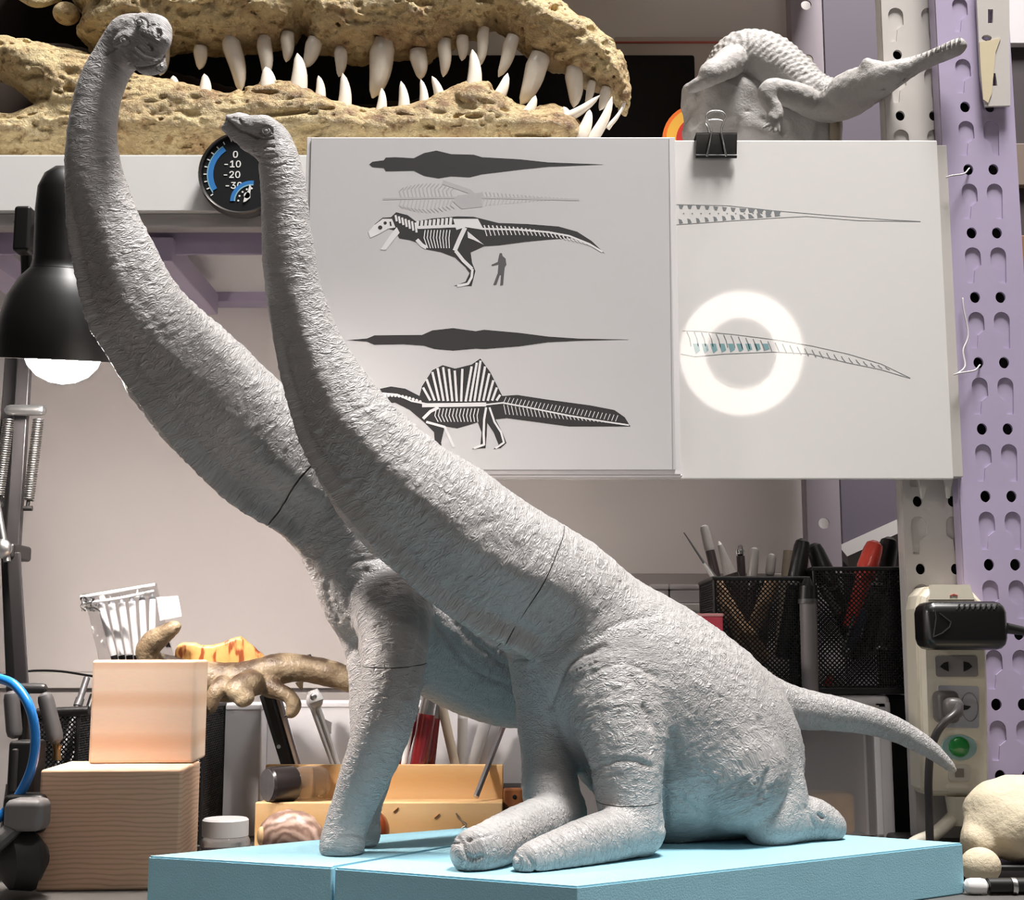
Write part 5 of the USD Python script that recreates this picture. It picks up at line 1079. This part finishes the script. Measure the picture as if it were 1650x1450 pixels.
# ------------------------------------------------------------------ right: white drawer case, mesh cups and their tools
YD = .925
zc_ = at(1350, 1119, YD)[2]; cx0_, cx1_ = at(1150, 1200, YD)[0], at(1438, 1200, YD)[0]
m_case = M('case_white', (206, 200, 202), .35); m_frost = M('frosted_drawer', (196, 194, 194), .25, trans=.55); m_edge = M('drawer_edge', (214, 210, 210), .3)
case = Thing('drawer_case', 'white plastic drawer case with a cloudy clear front, under the mesh cups', 'drawers')
dep = .15
case.part('top_panel', span((cx0_, YD, zc_ - .012), (cx1_, YD + dep, zc_), .004), m_case)
case.part('side_panel', span((cx1_ - .012, YD, ZD), (cx1_, YD + dep, zc_ - .004), .002), m_case)
case.part('side_panel', span((cx0_, YD, ZD), (cx0_ + .010, YD + dep, zc_ - .004), .002), m_case)
case.part('back_panel', span((cx0_, YD + dep - .003, ZD), (cx1_, YD + dep, zc_ - .004), .001), M('case_inside', (190, 186, 184), .5))
case.part('bottom_panel', span((cx0_, YD, ZD), (cx1_, YD + dep, ZD + .004), .001), m_case)
dr0, dr1 = cx0_ + .012, at(1419, 1200, YD)[0]; dz1 = at(1350, 1136, YD)[2]
dr = case.part('drawer_front', span((dr0, YD + .001, ZD + .006), (dr1, YD + .0035, dz1), .001), cloudy('cloudy_front', (178, 174, 174), .72))
case.part('drawer_rim', cat(span((dr0, YD - .001, dz1 - .005), (dr1, YD + .005, dz1), .001), span((dr1 - .0045, YD - .001, ZD + .006), (dr1, YD + .005, dz1), .001)), m_edge, parent=dr)
case.part('handle_label', span((at(1372, 1140, YD)[0], YD - .0016, at(1400, 1147, YD)[2]), (at(1416, 1140, YD)[0], YD - .0004, at(1400, 1136, YD)[2]), .0005), M('label_grey', (168, 164, 156), .5), parent=dr)
xx = at(1396, 1200, YD)[0]; case.part('drawer_wall', span((xx - .001, YD + .004, ZD + .006), (xx + .001, YD + .12, dz1 - .006), .0006), m_edge, parent=dr)
case.done()
spg = Thing('yellow_sponge', 'orange-yellow sponge block seen through the cloudy drawer front', 'sponge'); a, b = at(1308, 1350, YD + .02), at(1376, 1277, YD + .02)
m_spg = M('sponge_yellow', (238, 178, 84), .8, var=.12, vscale=200, bump=.001, bscale=700)
spg.part('block', span((a[0], YD + .016, ZD + .0045), (b[0], YD + .045, b[2]), .004), m_spg); spg.part('edge_flap', rbox(.012, .010, .024, .004, (a[0] - .009, YD + .022, ZD + .0285)), m_spg, label='curled corner'); spg.done()
gap = Thing('black_board', 'black upright board in the gap between the drawer case and the ivory upright', 'panel'); g0, g1 = at(1430, 1200, .95)[0], at(1478, 1200, .95)[0]
gap.part('panel', span((g0, .945, ZD), (g1, .953, zc_ - .001), .001), m_blackm); gap.part('edge', span((g0, .944, zc_ - .004), (g1, .954, zc_ - .0005), .001), m_black); gap.done()

cz0 = zc_ + .0025
def cup_x(px, Y=.93): return at(px, 1020, Y)[0]
zr1, zr2 = at(1220, 932, .93)[2], at(1380, 917, .93)[2]
L0, L1, R0, R1 = cup_x(1152), cup_x(1304), cup_x(1312), cup_x(1457)
mesh_cup('left black mesh pen cup on the drawer case, holding slim grey tools', L0, L1, .928, .995, cz0, zr1, .0032)
mesh_cup('right black mesh pen cup on the drawer case, holding the red marker', R0, R1, .926, .995, cz0, zr2, .0032)
def in_cup(name, label, catg, top_, low, Yt, Yl, parts):
    """a tool in a cup: parts along the line from its foot (low) to its top"""
    t = Thing(name, label, catg); a, b = at(*low, Yl), at(*top_, Yt); f = max(0, (a[2] - cz0 - .002) / (b[2] - a[2])); a0 = a
    for i, p in enumerate(parts):
        nm, u0, u1, r0, r1, mat = p[:6]; rd = p[6] if len(p) > 6 else 0
        t.part(nm, rod(a0 + (b - a0) * u0, a0 + (b - a0) * u1, r0, r1, 12, rounded=rd), mat)
    t.done()
m_tan = M('tan_handle', (186, 152, 120), .5); m_greyp = M('grey_pen', (140, 134, 130), .4); m_dk = M('dark_brown_plastic', (44, 34, 34), .4); m_redm = M('red_marker', (222, 74, 60), .35, coat=.3)
IC = in_cup
IC('needle_tool', 'needle tool with a tan wooden handle, leftmost in the left mesh cup', 'tool', (1102, 858), (1236, 1060), .955, .945, [('handle', 0, .62, .0030, .0042, m_tan), ('ferrule', .62, .75, .0024, .0014, m_steel), ('needle', .75, 1.0, .0010, .0004, m_gun)])
IC('needle_tool', 'second tan handled needle tool, its tip down in the left mesh cup', 'tool', (1158, 960), (1256, 1104), .940, .938, [('needle', 0, .26, .0004, .0008, m_steel), ('handle', .26, 1.0, .0034, .0026, m_tan)])
IC('needle_tool', 'tan handled tool close to the left wall of the left mesh cup', 'tool', (1166, 976), (1212, 1076), .934, .934, [('needle', 0, .2, .0004, .0008, m_steel), ('handle', .2, 1.0, .0030, .0024, m_tan)])
IC('slim_pen', 'tall slim grey pen with a dark lower grip, left mesh cup', 'pen', (1134, 846), (1190, 1080), .965, .955, [('grip', 0, .86, .0032, .0034, m_dk), ('barrel', .80, 1.0, .0038, .0034, m_greyp, 1)])
IC('brush_pen', 'grey brush with a pale tapered ferrule and dark grip, left mesh cup', 'brush', (1158, 872), (1230, 1080), .952, .948, [('grip', 0, .74, .0036, .0060, m_dk), ('ferrule', .74, .97, .0046, .0018, m_greyp), ('tip', .97, 1.0, .0016, .0005, m_bris)])
IC('slim_pen', 'grey capped pen with a brown grip, middle of the left mesh cup', 'pen', (1216, 882), (1200, 1080), .950, .948, [('grip', 0, .72, .0032, .0038, m_dk), ('cap', .72, 1.0, .0036, .0032, m_greyp, 1)])
IC('slim_pen', 'shorter grey capped pen right of the middle one, left mesh cup', 'pen', (1244, 892), (1224, 1080), .956, .952, [('grip', 0, .80, .0032, .0036, m_dk), ('cap', .80, 1.0, .0034, .0032, m_greyp, 1)])
IC('glass_tipped_pen', 'pen with a bright chrome cap peeping out at the back of the left mesh cup', 'pen', (1192, 878), (1204, 1060), .985, .98, [('barrel', 0, .9, .003, .003, m_dk), ('cap', .9, 1.0, .0034, .0030, m_chrome, 1)])
IC('wooden_stick', 'square-cut tan stick in the left mesh cup', 'stick', (1246, 935), (1216, 1010), .938, .936, [('stick', 0, 1.0, .0052, .0052, m_tan)])
IC('wooden_stick', 'brownish flat stick beside the thick black pen', 'stick', (1272, 888), (1256, 1060), .975, .97, [('stick', 0, 1.0, .0040, .0042, M('drab_wood', (116, 104, 88), .6))])
IC('black_pen', 'thick black pen leaning right, at the right end of the left mesh cup', 'pen', (1294, 868), (1262, 1060), .948, .946, [('barrel', 0, .62, .0058, .0058, m_black), ('cap', .58, 1.0, .0064, .0056, m_black, 1), ('clip_ring', .60, .63, .0066, .0066, m_gun)])
IC('black_pen', 'thick black pen leaning left, in the right mesh cup', 'pen', (1309, 876), (1386, 1060), .962, .955, [('barrel', 0, .6, .0058, .0060, m_black), ('cap', .58, 1.0, .0078, .0060, m_black, 1), ('clip_ring', .58, .61, .0080, .0080, m_gun)])
IC('red_marker', 'red marker pen standing in the right mesh cup', 'marker', (1411, 872), (1368, 1010), .944, .938, [('barrel', 0, .62, .0042, .0058, m_redm), ('cap', .58, 1.0, .0074, .0066, m_redm, 1), ('cap_ring', .57, .60, .0075, .0075, M('ring_dark_red', (150, 44, 40), .4))])
IC('black_marker', 'black capped marker behind the red one, right mesh cup', 'marker', (1434, 866), (1398, 1050), .968, .960, [('barrel', 0, .6, .0058, .0060, m_black), ('cap', .56, 1.0, .0080, .0068, m_black, 1), ('cap_ring', .55, .58, .0081, .0081, m_gun)])
IC('blue_pen', 'dark blue-grey metal pen leaning in the right mesh cup', 'pen', (1394, 985), (1360, 1060), .936, .936, [('tip', 0, .2, .0006, .0026, m_steel), ('barrel', .2, 1.0, .0032, .0032, M('blue_steel', (70, 84, 110), .35, .5))])
IC('steel_forceps', 'grey steel forceps with a splayed foot in the right mesh cup', 'forceps', (1428, 960), (1420, 1046), .938, .936, [('shaft', 0, 1.0, .0022, .0026, m_gun), ('foot', 0, .05, .0050, .0026, m_steel)])
IC('silver_pen', 'pale ribbed metal pen on the left of the right mesh cup', 'pen', (1324, 945), (1350, 986), .934, .934, [('barrel', 0, 1.0, .0030, .0030, M('ribbed_metal', (128, 126, 126), .35, .7)), ('tip', -.1, 0, .0006, .0028, m_steel)])
IC('foot_stand', 'small bright clawed wire stand at the bottom of the right mesh cup', 'wire', (1376, 990), (1356, 1056), .934, .934, [('stem', 0, 1.0, .0012, .0012, m_steel)])
IC('red_stub', 'tiny red pencil stub at the foot of the right mesh cup', 'stub', (1338, 1088), (1332, 1106), .932, .930, [('cap', 0, .8, .0026, .0024, m_redm), ('end', .8, 1.0, .0018, .0016, M('ring_dark_red', (0, 0, 0)))])
pn = Thing('grey_tube_pen', 'grey tubular pen with a black cap standing between the two mesh cups', 'pen'); a, b = at(1306, 1119, .921), at(1302, 970, .919); a[2] = zc_
pn.part('tube', rod(a, b, .0056, .0058, 16), M('pen_tube_grey', (112, 106, 106), .4)); c = at(1301, 944, .919); pn.part('cap', rod(b, c, .0064, .0060, 16), m_black); pn.part('cap_tip', rod(c, at(1301, 930, .919), .0050, .0018, 12), m_black); pn.part('collar', rod(b - [0, 0, .001], b + [0, 0, .002], .0067, .0067, 16), m_gun); pn.done()
rbx = Thing('pink_red_box', 'pinkish red cardboard box left of the mesh cups', 'box'); a, b = at(1090, 1119, .90), at(1168, 993, .90); zt0 = a[2]
rbx.part('body', span((a[0], .905, zc_ + .0001), (b[0] - .0004, .922, b[2]), .0008), M('box_pinkred', (196, 66, 84), .5)); rbx.part('lid_edge', span((a[0] - .0003, .9045, b[2]), (b[0], .9225, b[2] + .0022), .0006), M('box_pale_pink', (214, 150, 150), .5)); rbx.done()
ex = Thing('case_riser', 'white base board under the pink-red box, in front of the drawer case', 'board'); ex.part('panel', span((a[0] - .01, .899, ZD), (b[0] + .001, .9235, zc_), .001), m_case); ex.part('seam', span((a[0] - .01, .8986, zc_ - .012), (b[0] + .001, .8992, zc_ - .011), .0001), m_edge); ex.done()
yl = 1.03; zl0 = zc_
rsr = Thing('grey_riser', 'grey block carrying the two small pale boxes behind the crouching model', 'block'); a, b = at(1030, 1110, yl), at(1142, 1010, yl)
rsr.part('body', span((a[0], yl, ZD), (cx0_ - .004, yl + .05, at(1080, 985, yl)[2]), .002), M('riser2_grey', (150, 145, 142), .5)); rsr.part('top_plate', span((a[0] - .001, yl - .002, at(1080, 985, yl)[2]), (b[0], yl + .05, at(1080, 972, yl)[2]), .001), M('plate_pale', (178, 172, 168), .4)); rsr.done()
ztp = at(1080, 972, yl)[2]
for x0_, x1_, lab in ((1048, 1078, 'small pale grey box, the left of two on the grey block'), (1080, 1130, 'small pale grey box, the right of two, nearest the mesh cups')):
    t = Thing('small_box', lab, 'box'); a, b = at(x0_, 960, yl), at(x1_, 941, yl); t.part('body', span((a[0], yl + .002, ztp + .0001), (b[0], yl + .03, b[2] - .0042), .0012), M('pale_box', (186, 180, 180), .4)); t.part('lid', span((a[0] - .0003, yl + .0015, b[2] - .004), (b[0] + .0003, yl + .0305, b[2]), .0012), M('pale_lid', (206, 200, 200), .35)); t.done()
wr = Thing('wall_ridge', 'pale ledge running along the wall above the small boxes', 'ledge'); za_ = at(1080, 925, 1.14)[2]
wr.part('rail', span((at(960, 925, 1.14)[0], 1.13, za_ - .016), (at(1330, 925, 1.14)[0], YW - .001, za_), .001), M('ledge_grey', (160, 152, 148), .5)); wr.part('bracket', span((at(960, 925, 1.14)[0], 1.131, ZD), (at(975, 925, 1.14)[0], YW - .001, za_ - .016), .001), M('ledge_grey', (0, 0, 0))); wr.done()

# ------------------------------------------------------------------ power strip, adapter, plug
m_cream = M('cream_plastic_old', (218, 210, 192), .4, var=.04, vscale=30, coat=.15); m_sock = M('socket_grey', (128, 124, 124), .5); m_sock2 = M('socket_pale', (164, 166, 174), .45)
YQ = .868; zq = at(1540, 1120, YQ)[2]
def sq(px, py, Y=YQ): return at(px, py, Y)
strip = Thing('power_strip', 'cream white power strip fixed upright on the ivory upright, green switch below', 'power strip')
outl = [(1496, 944), (1566, 944), (1594, 975), (1600, 1270), (1588, 1284), (1500, 1284), (1489, 1272), (1480, 980), (1484, 958)]
Pq = poly_at(outl, YQ).buffer(-.003).buffer(.003, quad_segs=6)
strip.part('back_shell', prism(Pq, YQ + .008, .8965), m_cream)
Pi = Pq.buffer(-.0016)
strip.part('front_shell', from_m3(m3.Manifold.batch_hull([to_m3(prism(Pi, YQ + .003, YQ + .010)), to_m3(prism(Pi.buffer(-.0022), YQ, YQ + .002))])), m_cream)
strip.part('top_tab', from_m3(m3.Manifold.batch_hull([to_m3(prism(poly_at([(1500, 942), (1562, 942), (1570, 966), (1496, 966)], YQ), YQ - .001, YQ + .004))])), m_cream)
def plate(pts, Y0, t, mat, nm, r=.0015, parent=None): return strip.part(nm, prism(poly_at(pts, YQ).buffer(-r).buffer(r, quad_segs=4), Y0, Y0 + t), mat, parent=parent)
so = plate([(1506, 1057), (1574, 1057), (1576, 1090), (1508, 1090)], YQ - .0008, .001, m_sock, 'socket')
plate([(1514, 1074), (1520, 1068), (1527, 1066), (1528, 1082), (1521, 1079)], YQ - .0012, .0005, m_black, 'slot', .0002, so)
plate([(1552, 1066), (1560, 1068), (1566, 1074), (1559, 1079), (1552, 1082)], YQ - .0012, .0005, m_black, 'slot', .0002, so)
so2 = plate([(1511, 1104), (1577, 1106), (1577, 1173), (1512, 1172)], YQ - .0008, .001, m_sock2, 'socket')
ring = Point(xz(1562, 1139, YQ)).buffer(.0072, 20); ring = affinity.scale(ring, .75, 1.25); strip.part('socket_ring', prism(ring.difference(affinity.scale(ring, .9, .94)), YQ - .0011, YQ - .0005), m_sock, parent=so2)
plate([(1552, 1136), (1564, 1138), (1558, 1143), (1552, 1144)], YQ - .0013, .0006, m_black, 'slot', .0002, so2)
sw = affinity.scale(Point(xz(1545, 1204, YQ)).buffer(.0108, 24), 1, .72); sp_ = strip.part('switch_plate', prism(sw, YQ - .0014, YQ), M('switch_teal', (136, 172, 170), .3))
strip.part('green_button', lathe([(0, 0), (.0062, 0), (.0062, .0012), (.0048, .0022), (0, .0026)], at(1544, 1203, YQ) + [0, -.0013, 0], 32, (0, -1, 0)), M('green_button', (28, 128, 54), .25, coat=.4), parent=sp_)
jk = plate([(1528, 1232), (1562, 1232), (1562, 1258), (1528, 1258)], YQ - .0012, .0014, M('jack_grey', (196, 190, 180), .4), 'jack'); plate([(1538, 1238), (1552, 1238), (1552, 1252), (1538, 1252)], YQ - .0016, .0006, M('jack_dark', (120, 112, 104), .4), 'slot', .0004, jk)
strip.part('lower_tab', span(at(1522, 1278, YQ) * [1, 0, 1] + [0, YQ - .001, 0], at(1566, 1260, YQ) * [1, 0, 1] + [0, YQ + .02, 0], .003), m_cream)
strip.part('cable_gland', lathe([(0, 0), (.0085, 0), (.0072, -.012), (.0055, -.018), (0, -.018)], at(1545, 1282, YQ + .010), 24), m_cream)
strip.part('cable', tube(spline([at(1544, 1290, YQ + .010), at(1540, 1310, YQ + .010), at(1522, 1330, YQ + .006), at(1502, 1346, YQ), at(1470, 1362, YQ - .01), at(1440, 1400, YQ - .01)], 8), .0042, 12), m_cream, True)
mk = strip.part('brand_mark', prism(stroke([(1530, 960), (1536, 958), (1542, 960)], 2, YQ), YQ - .0014, YQ - .0009), M('mark_red', (170, 70, 64), .5))
strip.done()
ad = Thing('power_adapter', 'black wall-wart adapter plugged into the top of the power strip', 'adapter')
a, b = at(1493, 1047, .838), at(1626, 968, .838)
ad.part('body', span((a[0], .838, a[2]), (b[0], YQ - .001, b[2]), .007), M('adapter_black', (14, 13, 13), .32, coat=.2))
for k in range(8):
    q = at(1547 + k * 8.6, 973, .838); ad.part('grip_ridge', rod(q + [0, .0006, 0], at(1542 + k * 8.6, 982, .838) + [0, .0004, 0], .0006), M('ridge_grey', (58, 56, 56), .35))
ad.part('emblem', prism(stroke([(1506, 980), (1508, 996), (1504, 1026), (1518, 1020), (1530, 1010), (1532, 1002), (1514, 988)], 1.6, .838), .8374, .8382), M('ridge_grey', (0, 0, 0)), label='raised triangular ridge')
p = at(1622, 1012, .850); ad.part('strain_relief', rod(p, p + [.012, 0, -.002], .0034, .0026), m_black); ad.part('cord', tube(spline([p + [.010, 0, -.002], p + [.022, .002, -.004], p + [.030, .012, -.02], p + [.033, .015, -.08], p + [.034, .02, -.13]], 8), .0019, 10), m_black, True); ad.done()
pl = Thing('grey_plug', 'grey-brown mains plug in the middle socket with a dark cord hanging down', 'plug'); a, b = at(1513, 1166, .852), at(1548, 1113, .852); m_plug = M('plug_grey', (92, 88, 86), .4)
pl.part('body', span((a[0], .852, a[2]), (b[0], YQ - .001, b[2]), .004), m_plug); pl.part('boss', span(at(1524, 1158, .844) * [1, 0, 1] + [0, .842, 0], at(1553, 1124, .844) * [1, 0, 1] + [0, .853, 0], .004), m_plug)
pl.part('cord', tube(spline([at(1545, 1138, .842), at(1538, 1150, .834), at(1522, 1164, .832), at(1508, 1184, .836), at(1499, 1215, .842), at(1496, 1260, .846), at(1497, 1300, .848), at(1498, 1346, .848), at(1499, 1400, .85)], 8), .0024, 12), M('cord_dark', (58, 54, 54), .4), True); pl.done()

# ------------------------------------------------------------------ lower right corner
m_put = M('cream_clay', (206, 192, 166), .75, var=.05, vscale=50, bump=.0008, bscale=260)
YF = .80
ff = Field([at(1530, 1400, .76)[0], .72, ZD - .002], [at(1760, 1400, .88)[0], .90, at(1600, 1270, .80)[2]], .0016)
for c in ([(1640, 1350, YF, 62), (1700, 1350, YF, 62)], [(1600, 1345, YF, 44), (1640, 1370, YF - .01, 50)], [(1575, 1385, YF - .005, 22), (1590, 1395, YF - .01, 24)]):
    Chain(c, k=.008).add(ff)
Chain([(1560, 1375, YF - .055, 6), (1585, 1395, YF - .052, 6), (1612, 1412, YF - .046, 8)], k=.004)
mf = ff.mesh(); v = np.asarray(mf.vertices); mf.vertices = v + ((meshkit.fbm(v / .03, 3, 2) - .5) * .008)[:, None] * vnormals(mf); mf = move(mf, (0, 0, ZD + .009 - mf.bounds[0][2]))
lump = Thing('clay_lump', 'cream coloured rounded clay lump at the lower right corner', 'clay'); lump.part('lump', mf, m_put, True)
lump.part('clay_ear', ball(at(1580, 1395, YF - .03), .011, 3, (1.0, .8, .9)), m_put, True); lump.done()
tr_ = Thing('dark_tray', 'flat dark tray under the clay lump', 'tray'); x0_, x1_ = at(1553, 1430, .77)[0], at(1800, 1430, .77)[0]
tr_.part('base', span((x0_, .775, ZD), (x1_, .93, ZD + .008), .003), M('tray_dark', (40, 37, 37), .4)); tr_.part('rim', rod((x0_, .777, ZD + .007), (x1_, .777, ZD + .007), .002), m_black); tr_.done()
wp = Thing('white_pen', 'white pen with a black grip lying at the lower right edge', 'pen'); a, b = at(1553, 1428, .735), at(1592, 1433, .735); a[2] = b[2] = ZD + .0043
wp.part('barrel', rod(a, b, .0042, .0042, 16, rounded=1), M('white_pen', (224, 222, 220), .35)); wp.part('grip', rod(b, b + [.06, .004, 0], .0041, .0041, 16), m_black); wp.part('ring', rod(b + [.012, 0, 0], b + [.0145, 0, 0], .0043, .0043, 16), m_steel); wp.done()
